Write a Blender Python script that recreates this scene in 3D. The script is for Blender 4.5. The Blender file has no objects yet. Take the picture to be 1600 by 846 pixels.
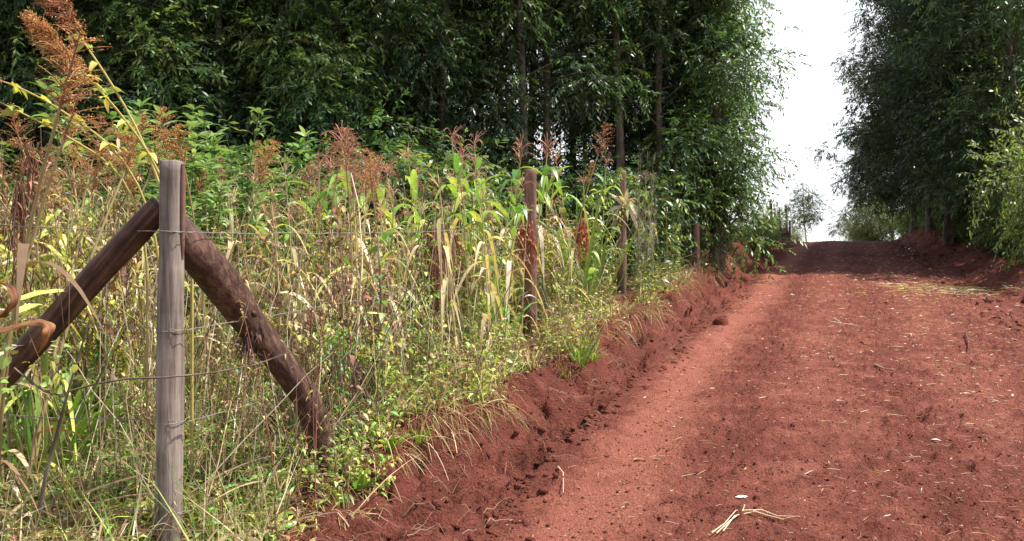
import bpy, math
import numpy as np
rng = np.random.default_rng(11)
S = bpy.context.scene
COL = S.collection
F, CX, CY, EYE = 1250.0, 800.0, 423.0, 1.55     # focal length and centre in photograph pixels
K = 0.41                                         # road runs K to the right per metre ahead

# ------------------------------------------------------------------ noise
def _h(ix, iy, iz, s):
    n = (ix*374761393 + iy*668265263 + iz*2147483647 + s*974711).astype(np.int64) & 0xffffffff
    n = ((n ^ (n >> 13))*1274126177) & 0xffffffff
    n = ((n ^ (n >> 16))*2246822519) & 0xffffffff
    return ((n ^ (n >> 15)) & 0xffffff)/float(0xffffff)
def vnoise(x, y, s=0):
    x = np.asarray(x, float); y = np.asarray(y, float)
    xi = np.floor(x).astype(np.int64); yi = np.floor(y).astype(np.int64)
    xf = x-xi; yf = y-yi
    u = xf*xf*(3-2*xf); v = yf*yf*(3-2*yf)
    z = np.zeros_like(xi)
    a = _h(xi, yi, z, s); b = _h(xi+1, yi, z, s); c = _h(xi, yi+1, z, s); d = _h(xi+1, yi+1, z, s)
    return ((a*(1-u)+b*u)*(1-v)+(c*(1-u)+d*u)*v)*2-1
def fbm(x, y, s=0, o=4, g=.5):
    r = 0; a = 1.0
    for i in range(o):
        r = r+a*vnoise(x, y, s+i*17); x = np.asarray(x)*2.03+3.1; y = np.asarray(y)*2.03-1.7; a *= g
    return r
def sstep(a, b, x):
    t = np.clip((x-a)/(b-a), 0, 1); return t*t*(3-2*t)

# ------------------------------------------------------------------ terrain heights
SL = .085
def road_z(y):
    y = np.asarray(y, float)
    t = np.clip(y-28, 0, 16)
    z = SL*np.minimum(y, 28)+SL*t-(SL+.03)*t*t/32
    return z+np.where(y > 44, -.03*(y-44), 0)
HB = ([0, 2, 3.4, 4.0, 4.7, 8, 12, 20, 28, 36, 45, 60], [.0, .0, .02, .14, .28, .24, .30, .45, .62, .5, .2, .0])
def foot(y):  return -1.62-.006*np.clip(y, 0, 45)+.13*vnoise(y*.9, y*0+3, 5)+.05*vnoise(y*3.1, y*0, 6)
def lip(y):   return -2.30-.012*np.clip(y, 0, 20)+.17*vnoise(y*1.15, y*0+9, 7)+.06*vnoise(y*4.0, y*0, 8)
def height(x, y, fine=True):
    x = np.asarray(x, float); y = np.asarray(y, float)
    u = x-K*y
    z = road_z(y)
    uf, ul = foot(y), lip(y)
    hb = np.interp(y, *HB)*(1+.18*vnoise(y*.8, y*0, 21))
    p = np.clip((uf-u)/(uf-ul), 0, 1)
    prof = .30*p+.70*sstep(.55, .97, p)
    z = z+hb*prof
    left = np.clip(ul-u, 0, 60)
    z = z+np.minimum(left, 12)*.012+np.clip(left, 0, 1)*.07*fbm(x*.7, y*.7, 31, 3)
    # loose berm on the right
    bh = np.interp(y, [0, 8, 14, 20, 34, 42, 60], [.0, .05, .28, .34, .5, .3, .1])
    br = bh*(np.exp(-((u-3.35)/.55)**2)*(1+.45*fbm(u*1.3, y*.7, 41, 3))+.55*sstep(3.2, 4.2, u))
    z = z+np.where(u > 1.9, br*sstep(1.9, 2.7, u), 0)
    z = z+np.where(u > 4, np.minimum(u-4, 10)*.015, 0)
    # crown and wheel tracks of the road
    inroad = sstep(-1.75, -1.45, u)*(1-sstep(2.3, 2.8, u))
    z = z+inroad*(.03*(1-(u/2.2)**2)-.028*np.exp(-((u+1.28)/.2)**2)-.018*np.exp(-((u+.85)/.16)**2)-.018*np.exp(-((u-.47)/.18)**2))
    if fine:
        near = np.clip(1.0-(y-18)/24, .4, 1)
        rough = .009*fbm(x*5, y*5, 51, 3)+.046*np.maximum(fbm(x*11, y*13, 61, 4)-.2, 0)+.028*np.maximum(fbm(x*30, y*34, 71, 2)-.15, 0)
        smooth = 1-.8*np.exp(-((u+1.30+.10*vnoise(y*.5, y*0, 13))/.25)**2)-.45*np.exp(-((u+.2)/.3)**2)-.4*np.exp(-((u-1.1)/.3)**2)
        tread = .014*np.sin(y*48+2*vnoise(u*3, y*2, 77))*(np.exp(-((u+.85)/.13)**2)+np.exp(-((u-.47)/.14)**2))*sstep(-.1, .4, vnoise(u*2, y*1.1, 78))
        z = z+inroad*near*(rough*smooth+tread)
        onbank = sstep(0, .12, p)*(1-sstep(.0, .5, left))
        lump = .05*fbm(x*2.6, y*2.6, 81, 4)+.06*np.maximum(fbm(x*7, y*7, 83, 3)-.05, 0)-.22*np.maximum(fbm(x*4+9, y*4, 84, 4)-.15, 0)+.045*np.maximum(fbm(x*24, y*24, 85, 2)-.1, 0)
        z = z+onbank*lump*(.5+.5*near)
        rb = sstep(2.2, 2.9, u)*(1-sstep(4.5, 5.5, u))
        z = z+rb*(.09*fbm(x*1.7, y*1.7, 91, 4)+.05*np.maximum(fbm(x*5, y*5, 93, 3), 0))
        z = z+inroad*.03*fbm(x*.8, y*.8, 95, 2)
    return z
def gz(x, y): return float(height(np.array([x]), np.array([y]))[0])
def P(px, py, Y): return np.array([(px-CX)/F*Y, Y, EYE+(CY-py)/F*Y])
def G(px, Y):
    x = (px-CX)/F*Y; return np.array([x, Y, gz(x, Y)])

# ------------------------------------------------------------------ mesh builder
def nrm(v): return v/np.maximum(np.linalg.norm(v, axis=-1, keepdims=True), 1e-9)
PROF = {
 'lance': lambda t: np.interp(t, [0, .12, .4, .7, 1], [.15, .6, 1, .7, .03]),
 'ovate': lambda t: np.interp(t, [0, .1, .35, .6, .85, 1], [.1, .65, 1, .85, .35, .03]),
 'grass': lambda t: np.interp(t, [0, .15, .6, 1], [.75, 1, .7, .03]),
 'maize': lambda t: np.interp(t, [0, .1, .4, .75, 1], [.6, .9, 1, .65, .02]),
}
class MB:
    def __init__(s): s.v = []; s.q = []; s.c = []; s.n = 0
    def add(s, v, q, c):
        s.v.append(v.reshape(-1, 3)); s.q.append(q.reshape(-1, 4)+s.n); s.c.append(c.reshape(-1, 3)); s.n += v.size//3
    def blades(s, base, d, L, W, droop, col, seg=3, prof='lance', fold=.0, roll=.5, side=None, tipcol=None, twist=0.0):
        base = np.asarray(base, float).reshape(-1, 3); N = len(base)
        if N == 0: return
        d = nrm(np.broadcast_to(np.asarray(d, float), (N, 3)).copy())
        L = np.broadcast_to(np.asarray(L, float), (N,)); W = np.broadcast_to(np.asarray(W, float), (N,))
        droop = np.broadcast_to(np.asarray(droop, float), (N,)); col = np.broadcast_to(np.asarray(col, float), (N, 3))
        t = np.linspace(0, 1, seg+1)
        p = base[:, None]+d[:, None]*(L[:, None]*t)[..., None]
        p[..., 2] -= (droop*L)[:, None]*t**2
        if side is None:
            sd = np.cross(d, [0, 0, 1.0]); bad = np.linalg.norm(sd, axis=1) < .15
            sd[bad] = np.cross(d[bad], [1.0, .2, 0]); sd = nrm(sd)
            nn = nrm(np.cross(sd, d)); a = rng.normal(0, roll, N)[:, None]
            sd = sd*np.cos(a)+nn*np.sin(a)
        else: sd = nrm(np.broadcast_to(side, (N, 3)).copy())
        nn = nrm(np.cross(sd, d))
        w = .5*W[:, None]*PROF[prof](t)[None]
        if twist:
            tw = rng.normal(0, twist, N)[:, None]*t[None]
            sdt = sd[:, None]*np.cos(tw)[..., None]+nn[:, None]*np.sin(tw)[..., None]
        else: sdt = np.repeat(sd[:, None], seg+1, 1)
        if fold > 0:
            l = p+sdt*w[..., None]+nn[:, None]*(fold*w)[..., None]; r = p-sdt*w[..., None]+nn[:, None]*(fold*w)[..., None]
            v = np.stack([l, p, r], 2); m = 3
        else:
            v = np.stack([p+sdt*w[..., None], p-sdt*w[..., None]], 2); m = 2
        M = (seg+1)*m
        ii = np.arange(seg)[:, None]*m+np.arange(m-1)[None]
        q = np.stack([ii, ii+1, ii+1+m, ii+m], -1).reshape(-1, 4)
        q = q[None]+(np.arange(N)*M)[:, None, None]
        if tipcol is None: c = np.repeat(col[:, None], M, 1)
        else:
            tt = np.repeat(t, m)[None, :, None]**1.5
            c = col[:, None]*(1-tt)+np.asarray(tipcol, float)*tt*np.ones((N, 1, 1))
        s.add(v, q, c)
    def tubes(s, pts, rad, col, n=4, cap=False):
        pts = np.asarray(pts, float)
        if pts.ndim == 2: pts = pts[None]
        N, Kp, _ = pts.shape
        rad = np.broadcast_to(np.asarray(rad, float), (N, Kp)); col = np.asarray(col, float)
        col = np.broadcast_to(col.reshape((-1, 1, 3)) if col.ndim > 1 else col, (N, Kp, 3))
        tg = nrm(np.gradient(pts, axis=1))
        ref = np.array([.31, .93, .17]); a = nrm(np.cross(tg, ref)); b = np.cross(tg, a)
        th = np.arange(n)*2*np.pi/n
        v = pts[:, :, None]+rad[..., None, None]*(a[:, :, None]*np.cos(th)[:, None]+b[:, :, None]*np.sin(th)[:, None])
        i = np.arange(Kp-1)[:, None]*n; j = np.arange(n)[None]; j2 = (j+1) % n
        q = np.stack([i+j, i+j2, i+n+j2, i+n+j], -1).reshape(-1, 4)
        q = q[None]+(np.arange(N)*Kp*n)[:, None, None]
        s.add(v, q, np.repeat(col[:, :, None], n, 2))
    def mesh(s, name, mat, smooth=False):
        v = np.concatenate(s.v); q = np.concatenate(s.q).astype(np.int32); c = np.concatenate(s.c)
        me = grid_mesh(name, v, q, mat, smooth)
        at = me.color_attributes.new('Col', 'FLOAT_COLOR', 'POINT')
        c4 = np.ones((len(v), 4), np.float32); c4[:, :3] = np.clip(c, 0, 1)
        at.data.foreach_set('color', c4.ravel())
        return me
def grid_mesh(name, v, q, mat, smooth=False):
    me = bpy.data.meshes.new(name)
    me.vertices.add(len(v)); me.vertices.foreach_set('co', np.asarray(v, np.float32).ravel())
    me.loops.add(q.size); me.loops.foreach_set('vertex_index', q.astype(np.int32).ravel())
    me.polygons.add(len(q)); me.polygons.foreach_set('loop_start', np.arange(0, q.size, 4, dtype=np.int32))
    me.polygons.foreach_set('loop_total', np.full(len(q), 4, np.int32))
    if smooth: me.polygons.foreach_set('use_smooth', np.ones(len(q), bool))
    me.update(calc_edges=True); me.materials.append(mat); return me

# ------------------------------------------------------------------ materials
def newmat(name):
    m = bpy.data.materials.new(name); m.use_nodes = True
    nt = m.node_tree; nt.nodes.clear(); return m, nt.nodes, nt.links
def nd(ns, t, **kw):
    n = ns.new(t)
    for k, v in kw.items():
        if k in n.inputs: n.inputs[k].default_value = v
        else: setattr(n, k, v)
    return n
def leafmat(name, trans=.3, rough=.45, spec=.5, var=.25, huev=.02):
    m, N, L = newmat(name)
    out = N.new('ShaderNodeOutputMaterial'); at = nd(N, 'ShaderNodeAttribute', attribute_name='Col')
    geo = N.new('ShaderNodeNewGeometry'); oi = N.new('ShaderNodeObjectInfo')
    mr = nd(N, 'ShaderNodeMapRange'); mr.inputs['To Min'].default_value = 1-var; mr.inputs['To Max'].default_value = 1+var
    L.new(geo.outputs['Random Per Island'], mr.inputs['Value'])
    mo = nd(N, 'ShaderNodeMapRange'); mo.inputs['To Min'].default_value = .85; mo.inputs['To Max'].default_value = 1.18
    L.new(oi.outputs['Random'], mo.inputs['Value'])
    mm = nd(N, 'ShaderNodeMath', operation='MULTIPLY'); L.new(mr.outputs[0], mm.inputs[0]); L.new(mo.outputs[0], mm.inputs[1])
    fr = nd(N, 'ShaderNodeMath', operation='MULTIPLY'); fr.inputs[1].default_value = 7.31; L.new(geo.outputs['Random Per Island'], fr.inputs[0])
    f2 = nd(N, 'ShaderNodeMath', operation='FRACT'); L.new(fr.outputs[0], f2.inputs[0])
    mh = nd(N, 'ShaderNodeMapRange'); mh.inputs['To Min'].default_value = .5-huev; mh.inputs['To Max'].default_value = .5+huev; L.new(f2.outputs[0], mh.inputs['Value'])
    hs = N.new('ShaderNodeHueSaturation'); L.new(at.outputs['Color'], hs.inputs['Color']); L.new(mm.outputs[0], hs.inputs['Value']); L.new(mh.outputs[0], hs.inputs['Hue'])
    no = nd(N, 'ShaderNodeTexNoise'); no.inputs['Scale'].default_value = 30; no.inputs['Detail'].default_value = 2
    tc = N.new('ShaderNodeTexCoord'); L.new(tc.outputs['Object'], no.inputs['Vector'])
    mn = nd(N, 'ShaderNodeMapRange'); mn.inputs['To Min'].default_value = .72; mn.inputs['To Max'].default_value = 1.25; L.new(no.outputs[0], mn.inputs['Value'])
    mx = nd(N, 'ShaderNodeMix', data_type='RGBA', blend_type='MULTIPLY'); mx.inputs[0].default_value = 1
    L.new(hs.outputs[0], mx.inputs[6]); L.new(mn.outputs[0], mx.inputs[7])
    pb = N.new('ShaderNodeBsdfPrincipled'); pb.inputs['Roughness'].default_value = rough; pb.inputs['Specular IOR Level'].default_value = spec
    L.new(mx.outputs[2], pb.inputs['Base Color'])
    if trans > 0:
        tl = N.new('ShaderNodeBsdfTranslucent')
        tm = nd(N, 'ShaderNodeMix', data_type='RGBA', blend_type='MULTIPLY'); tm.inputs[0].default_value = 1; tm.inputs[7].default_value = (1.5, 1.45, .7, 1)
        L.new(mx.outputs[2], tm.inputs[6]); L.new(tm.outputs[2], tl.inputs['Color'])
        ms = N.new('ShaderNodeMixShader'); ms.inputs[0].default_value = trans
        L.new(pb.outputs[0], ms.inputs[1]); L.new(tl.outputs[0], ms.inputs[2]); L.new(ms.outputs[0], out.inputs[0])
    else: L.new(pb.outputs[0], out.inputs[0])
    return m
M_TREE = leafmat('tree_leaf', .36, .38, .42, .4, .03)
M_LEAF = leafmat('field_leaf', .35, .42, .5, .3, .03)
M_DRY = leafmat('dry_plant', .22, .7, .2, .3, .02)
M_STEM = leafmat('plant_stem', 0, .7, .2, .2, .01)

def ramp(N, stops):
    r = N.new('ShaderNodeValToRGB'); e = r.color_ramp.elements
    while len(e) < len(stops): e.new(.5)
    for i, (p, c) in enumerate(stops): e[i].position = p; e[i].color = (*c, 1)
    return r
def soilmat(name, light, mid, dark, bump=.5, debris=True):
    m, N, L = newmat(name)
    out = N.new('ShaderNodeOutputMaterial'); tc = N.new('ShaderNodeTexCoord')
    n1 = nd(N, 'ShaderNodeTexNoise'); n1.inputs['Scale'].default_value = 4.5; n1.inputs['Detail'].default_value = 10; n1.inputs['Roughness'].default_value = .74
    L.new(tc.outputs['Object'], n1.inputs['Vector'])
    at = nd(N, 'ShaderNodeAttribute', attribute_name='track')
    ad = nd(N, 'ShaderNodeMath', operation='ADD'); L.new(n1.outputs[0], ad.inputs[0]); L.new(at.outputs['Fac'], ad.inputs[1])
    r = ramp(N, [(.16, dark), (.5, mid), (.82, light)]); L.new(ad.outputs[0], r.inputs[0])
    n2 = nd(N, 'ShaderNodeTexNoise'); n2.inputs['Scale'].default_value = 55; n2.inputs['Detail'].default_value = 6; n2.inputs['Roughness'].default_value = .75
    L.new(tc.outputs['Object'], n2.inputs['Vector'])
    m2 = nd(N, 'ShaderNodeMapRange'); m2.inputs['From Min'].default_value = .3; m2.inputs['From Max'].default_value = .7; m2.inputs['To Min'].default_value = .55; m2.inputs['To Max'].default_value = 1.4
    L.new(n2.outputs[0], m2.inputs['Value'])
    mx = nd(N, 'ShaderNodeMix', data_type='RGBA', blend_type='MULTIPLY'); mx.inputs[0].default_value = 1
    L.new(r.outputs[0], mx.inputs[6]); L.new(m2.outputs[0], mx.inputs[7])
    vo = nd(N, 'ShaderNodeTexVoronoi'); vo.inputs['Scale'].default_value = 70; L.new(tc.outputs['Object'], vo.inputs['Vector'])
    bsum = nd(N, 'ShaderNodeMath', operation='MULTIPLY_ADD'); bsum.inputs[1].default_value = -.5
    L.new(vo.outputs['Distance'], bsum.inputs[0]); L.new(n2.outputs[0], bsum.inputs[2])
    bp = N.new('ShaderNodeBump'); bp.inputs['Strength'].default_value = bump; bp.inputs['Distance'].default_value = .03; L.new(bsum.outputs[0], bp.inputs['Height'])
    pb = N.new('ShaderNodeBsdfPrincipled'); pb.inputs['Roughness'].default_value = .95; pb.inputs['Specular IOR Level'].default_value = .15
    L.new(mx.outputs[2], pb.inputs['Base Color']); L.new(bp.outputs[0], pb.inputs['Normal']); L.new(pb.outputs[0], out.inputs[0])
    return m
M_ROAD = soilmat('red_soil', (.32, .110, .072), (.178, .051, .033), (.085, .026, .017), 1.0)
M_BANK = M_ROAD
M_FIELD = soilmat('field_soil', (.20, .12, .06), (.14, .075, .04), (.08, .04, .025), .8)
def woodmat(name, c1, c2, c3, sc=(28, 28, 1.6), bump=.5, rough=.85, rot=0.0):
    m, N, L = newmat(name)
    out = N.new('ShaderNodeOutputMaterial'); tc = N.new('ShaderNodeTexCoord'); mp = N.new('ShaderNodeMapping'); mp.inputs['Scale'].default_value = sc
    mr_ = N.new('ShaderNodeMapping'); mr_.inputs['Rotation'].default_value = (0, rot, 0); L.new(tc.outputs['Object'], mr_.inputs['Vector']); L.new(mr_.outputs[0], mp.inputs['Vector'])
    n1 = nd(N, 'ShaderNodeTexNoise'); n1.inputs['Scale'].default_value = 1.5; n1.inputs['Detail'].default_value = 7; n1.inputs['Roughness'].default_value = .65; L.new(mp.outputs[0], n1.inputs['Vector'])
    n3 = nd(N, 'ShaderNodeTexNoise'); n3.inputs['Scale'].default_value = 7; n3.inputs['Detail'].default_value = 5; L.new(tc.outputs['Object'], n3.inputs['Vector'])
    ad = nd(N, 'ShaderNodeMath', operation='MULTIPLY_ADD'); ad.inputs[1].default_value = .55; L.new(n3.outputs[0], ad.inputs[0])
    sb = nd(N, 'ShaderNodeMath', operation='SUBTRACT'); sb.inputs[1].default_value = .27; L.new(n1.outputs[0], sb.inputs[0]); L.new(sb.outputs[0], ad.inputs[2])
    r = ramp(N, [(.3, c3), (.5, c2), (.68, c1)]); L.new(ad.outputs[0], r.inputs[0])
    bp = N.new('ShaderNodeBump'); bp.inputs['Strength'].default_value = bump; bp.inputs['Distance'].default_value = .012; L.new(n1.outputs[0], bp.inputs['Height'])
    pb = N.new('ShaderNodeBsdfPrincipled'); pb.inputs['Roughness'].default_value = rough; pb.inputs['Specular IOR Level'].default_value = .25
    L.new(r.outputs[0], pb.inputs['Base Color']); L.new(bp.outputs[0], pb.inputs['Normal']); L.new(pb.outputs[0], out.inputs[0])
    return m
M_POST = woodmat('weathered_post', (.315, .25, .205), (.20, .158, .13), (.075, .057, .045), (24, 24, 1.3), .9)
M_BRACE = woodmat('dark_brace', (.16, .085, .055), (.070, .034, .023), (.018, .009, .006), (30, 30, 2.0), 1.0, .6, math.radians(-40))
M_BRACE2 = woodmat('dark_brace_crooked', (.16, .085, .055), (.070, .034, .023), (.018, .009, .006), (30, 30, 2.0), 1.0, .6, math.radians(32))
M_OLDPOST = woodmat('brown_post', (.26, .15, .11), (.17, .09, .065), (.08, .04, .03))
M_BARK = woodmat('tree_bark', (.20, .16, .12), (.12, .09, .065), (.05, .035, .025), (8, 8, 1.5), .8)
def plainmat(name, col, rough=.5, metal=0.0):
    m, N, L = newmat(name); out = N.new('ShaderNodeOutputMaterial'); pb = N.new('ShaderNodeBsdfPrincipled')
    no = nd(N, 'ShaderNodeTexNoise'); no.inputs['Scale'].default_value = 60; no.inputs['Detail'].default_value = 4
    r = ramp(N, [(.3, tuple(c*.6 for c in col)), (.7, col)]); L.new(no.outputs[0], r.inputs[0]); L.new(r.outputs[0], pb.inputs['Base Color'])
    pb.inputs['Roughness'].default_value = rough; pb.inputs['Metallic'].default_value = metal; L.new(pb.outputs[0], out.inputs[0]); return m
M_WIRE = plainmat('galvanised_wire', (.30, .25, .22), .6, .2)
M_HOLE = plainmat('knot_hole', (.03, .02, .015), .9)
M_WHITE = plainmat('pale_leaf', (.75, .75, .72), .5)

# ------------------------------------------------------------------ objects
def tagp(o, label=None, cat=None, group=None, kind=None):
    if label: o['label'] = label
    if cat: o['category'] = cat
    if group: o['group'] = group
    if kind: o['kind'] = kind
    return o
def mobj(name, me, parent=None, loc=None):
    o = bpy.data.objects.new(name, me); COL.objects.link(o)
    if parent: o.parent = parent
    if loc is not None: o.location = loc
    return o
def empty(name, loc=(0, 0, 0), rz=0, sc=1.0):
    o = bpy.data.objects.new(name, None); COL.objects.link(o); o.empty_display_size = .1
    o.location = loc; o.rotation_euler = (0, 0, rz); o.scale = (sc,)*3 if np.isscalar(sc) else sc
    return o
def spawn(proto, loc, rz=0, sc=1.0, tilt=(0, 0)):
    """a thing of the prototype's kind: an empty that parents its parts (meshes shared between the copies)"""
    o = empty(proto['name'], loc, rz, sc); o.rotation_euler = (tilt[0], tilt[1], rz)
    for pname, me, subs in proto['parts']:
        c = mobj(pname, me, o)
        for sn, sm in subs: mobj(sn, sm, c)
    return o
SCAT = []      # scattered repeats: labelled together at the end, each by its place in its own neighbourhood
def scat(o, kind, cat, px, Y): SCAT.append((o, kind, cat, px, Y)); return o

# ================================================================== SETTING
def terrain(name, us, ys, mat, kind='structure', smooth=True, attr=True):
    U, Yg = np.meshgrid(us, ys); X = U+K*Yg
    Z = height(X, Yg)
    v = np.stack([X, Yg, Z], -1).reshape(-1, 3); nu = len(us)
    i = np.arange(len(ys)-1)[:, None]*nu+np.arange(nu-1)[None]
    q = np.stack([i, i+1, i+nu+1, i+nu], -1).reshape(-1, 4)
    me = grid_mesh(name, v, q, mat, smooth)
    u = U.ravel(); y = Yg.ravel(); x = X.ravel()
    wob = .10*vnoise(y*.5, y*0, 13)
    tr = .30*np.exp(-((u+1.30+wob)/.26)**2)+.09*np.exp(-((u+.2+wob)/.3)**2)+.08*np.exp(-((u-1.1+wob)/.35)**2)
    tr = tr-.05*np.exp(-((u+.82+wob)/.2)**2)-.03*np.exp(-((u-.47+wob)/.24)**2)-.04*sstep(1.7, 2.4, u)-.10*sstep(-1.5, -1.75, u)+.035*fbm(x*1.3, y*1.3, 15, 3)+.07*fbm(x*6, y*6, 16, 3)+.03
    a = me.attributes.new('track', 'FLOAT', 'POINT'); a.data.foreach_set('value', tr.astype(np.float32))
    return tagp(mobj(name, me), kind=kind)
def gy(a, b, r):
    n = int(math.log(b/a)/math.log(r))+2
    return np.geomspace(a, b, n)
ya = gy(1.2, 46, 1.0058)
terrain('dirt_road', np.arange(-1.5, 2.3001, .0125), ya, M_ROAD)
terrain('earth_bank', np.arange(-2.9, -1.4999, .014), ya, M_BANK)
terrain('road_verge', np.concatenate([np.arange(2.3, 4.6, .03), [4.6]]), gy(1.2, 46, 1.012), M_BANK)
yf = gy(1.2, 60, 1.04)
terrain('field_ground', -2.9-np.concatenate([[0], np.geomspace(.1, 60, 60)])[::-1], np.concatenate([[-6, -3, 0], yf]), M_FIELD)
terrain('wood_ground', 4.6+np.concatenate([[0], np.geomspace(.1, 60, 50)]), np.concatenate([[-6, -3, 0], yf]), M_FIELD)
# the far country beyond the crest, as one sheet that reaches the horizon, below the near ground
bm = []
gx = np.concatenate([-np.geomspace(3000, 5, 40), np.linspace(-4, 4, 5), np.geomspace(5, 3000, 40)])
gyy = np.concatenate([[-3000, -800, -200, -60, -20, 0], np.linspace(10, 60, 26), np.geomspace(70, 4000, 40)])
Xg, Yg = np.meshgrid(gx, gyy)
Zg = road_z(np.clip(Yg, -10, 60))-.75+.4*fbm(Xg*.02, Yg*.02, 3, 3)-np.clip(Yg-60, 0, 300)*.03
nu = len(gx); i = np.arange(len(gyy)-1)[:, None]*nu+np.arange(nu-1)[None]
me = grid_mesh('ground', np.stack([Xg, Yg, Zg], -1).reshape(-1, 3), np.stack([i, i+1, i+nu+1, i+nu], -1).reshape(-1, 4), M_FIELD, True)
tagp(mobj('ground', me), kind='structure')

# ================================================================== PLANT KINDS
A = np.array
def ru(a, b, n=None): return rng.uniform(a, b, n)
def sph(n):
    v = rng.normal(size=(n, 3)); return nrm(v)
def arc(p0, d, L, bend, k=6):
    t = np.linspace(0, 1, k)[:, None]
    return A(p0)+nrm(A(d, dtype=float))*L*t+A(bend)*L*t**2
def leafcluster(mb, cs, cols, spread, twigs, per, LL, LW, down=.5, tw=.35, prof='lance', seg=2, barkcol=(.09, .07, .05), outc=None):
    cs = np.asarray(cs); n = len(cs)
    c = np.repeat(cs, twigs, 0); cc = np.repeat(np.asarray(cols), twigs, 0)
    off = rng.normal(size=c.shape)*spread
    d = nrm(off+rng.normal(size=c.shape)*.25*np.mean(spread)); d[:, 2] -= down*.7; d = nrm(d)
    b = c+off*.75
    tl = tw*ru(.6, 1.3, len(b))
    t = np.linspace(0, 1, 3)[None, :, None]
    tp = b[:, None]+d[:, None]*tl[:, None, None]*t; tp[..., 2] -= (tl*.25)[:, None]*t[..., 0]**2
    mb.tubes(tp, A([.004, .003, .0015]), barkcol, 3)
    s = np.linspace(.1, 1, per)[None, :]+ru(-.05, .05, (len(b), per))
    lb = b[:, None]+d[:, None]*(tl[:, None]*s)[..., None]; lb[..., 2] -= tl[:, None]*.25*s**2
    sd = nrm(np.cross(d, A([0, 0, 1.0])+rng.normal(size=d.shape)*.3))
    sg = np.where(np.arange(per) % 2 == 0, 1, -1)[None, :, None]
    ld = d[:, None]*.55+sd[:, None]*sg*.75+rng.normal(size=lb.shape)*.25; ld[..., 2] -= down
    lc = np.repeat(cc, per, 0)*ru(.8, 1.2, (len(b)*per, 1))
    nl = len(b)*per
    mb.blades(lb.reshape(-1, 3), ld.reshape(-1, 3), LL*ru(.65, 1.2, nl), LW*ru(.75, 1.2, nl), ru(.0, .35, nl), lc, seg, prof, 0, .6)

def tree_kind(name, H, R, z0, nlimb, twigs, LL, LW, pal, down=.5, spread=.42, r0=.09, low=1.0, per=9, prof='lance', lean=0, s0=.25, tail=.0):
    tb, cb = MB(), MB()
    k = 12; t = np.linspace(0, 1, k)
    sw = A([ru(-.25, .25)+lean, ru(-.25, .25)])
    tp = np.stack([sw[0]*t**2*2+.12*np.sin(t*5+ru(0, 6)), sw[1]*t**2*2+.12*np.sin(t*4+ru(0, 6)), t*H-.3], -1)
    tp[0, :2] = 0; tb.tubes(tp, r0*(1-.85*t)+.01+.04*np.exp(-t*25), (.12, .09, .07), 8)
    cs, cols = [], []
    for i in range(nlimb):
        h = z0+(H-z0)*((i+ru(0, 1))/nlimb)
        f = (h-z0)/(H-z0)
        prof_r = R*(.45*low*(1-f)+.62*math.sin(math.pi*min(1, s0+f*(1-s0))))*(ru(1.25, 1.6) if ru(0, 1) < tail else ru(.5, 1.12))
        a = i*2.4+ru(-.5, .5)
        p0 = A([np.interp(h, tp[:, 2], tp[:, j]) for j in range(2)]+[h])
        up = ru(.25, .8)
        L = max(.5, prof_r)
        pts = arc(p0, (math.cos(a), math.sin(a), up), L, (0, 0, -.35*ru(.4, 1.3)), 6)
        tb.tubes(pts, np.linspace(max(.012, r0*.28), .006, 6), (.11, .085, .06), 5)
        base = pal[rng.integers(len(pal))]
        for q in ru(.4, 1.05, 2+int(L > 1)+int(L > 1.8)):
            j = min(4.999, q*5); i0 = int(j); pp = pts[i0]+(pts[min(5, i0+1)]-pts[i0])*(j-i0)
            cs.append(pp+rng.normal(size=3)*.22); cols.append(A(base)*ru(.6, 1.45))
    leafcluster(cb, cs, cols, A([spread, spread, spread*.8]), twigs, per, LL, LW, down, prof=prof)
    return dict(name=name, parts=[('trunk', tb.mesh('trunk', M_BARK, True), []), ('crown', cb.mesh('crown', M_TREE), [])], H=H)
DK, MD, LT, BL = (.050, .100, .038), (.095, .175, .05), (.19, .28, .08), (.08, .13, .075)
TREES = [tree_kind('broadleaf_tree', 13.0, 2.4, 1.2, 60, 30, .10, .036, [DK, DK, MD, BL, LT], .28, .31, .08, per=10),
         tree_kind('broadleaf_tree', 14.0, 2.3, 1.8, 52, 30, .115, .038, [DK, BL, BL, MD, LT], .4, .30, .085, per=10),
         tree_kind('broadleaf_tree', 12.0, 2.6, .6, 56, 30, .095, .040, [MD, MD, LT, DK], .2, .33, .075, per=10, prof='ovate'),
         tree_kind('broadleaf_tree', 13.5, 1.9, 2.8, 36, 22, .105, .034, [DK, DK, BL, MD], .35, .30, .075, per=10)]
ROADTREE = tree_kind('roadside_tree', 11.0, 1.2, .5, 64, 32, .115, .042, [DK, DK, MD, DK, MD, LT], .35, .30, .15, .15, s0=.10)
GREYTREE = [tree_kind('grey_green_tree', 12.5, 3.4, 1.0, 68, 34, .14, .042, [(.055, .09, .045), (.07, .11, .055), DK, DK], .3, .26, .13, .9, tail=.06),
            tree_kind('grey_green_tree', 9.5, 2.4, .8, 40, 30, .14, .042, [(.08, .13, .065), (.09, .145, .065), DK], .25, .26, .10, .9, tail=.12)]
FARTREE = tree_kind('small_tree', 5.0, 2.3, 2.0, 17, 18, .15, .05, [(.08, .13, .06), (.10, .16, .06)], .3, .36, .06, .8)

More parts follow.
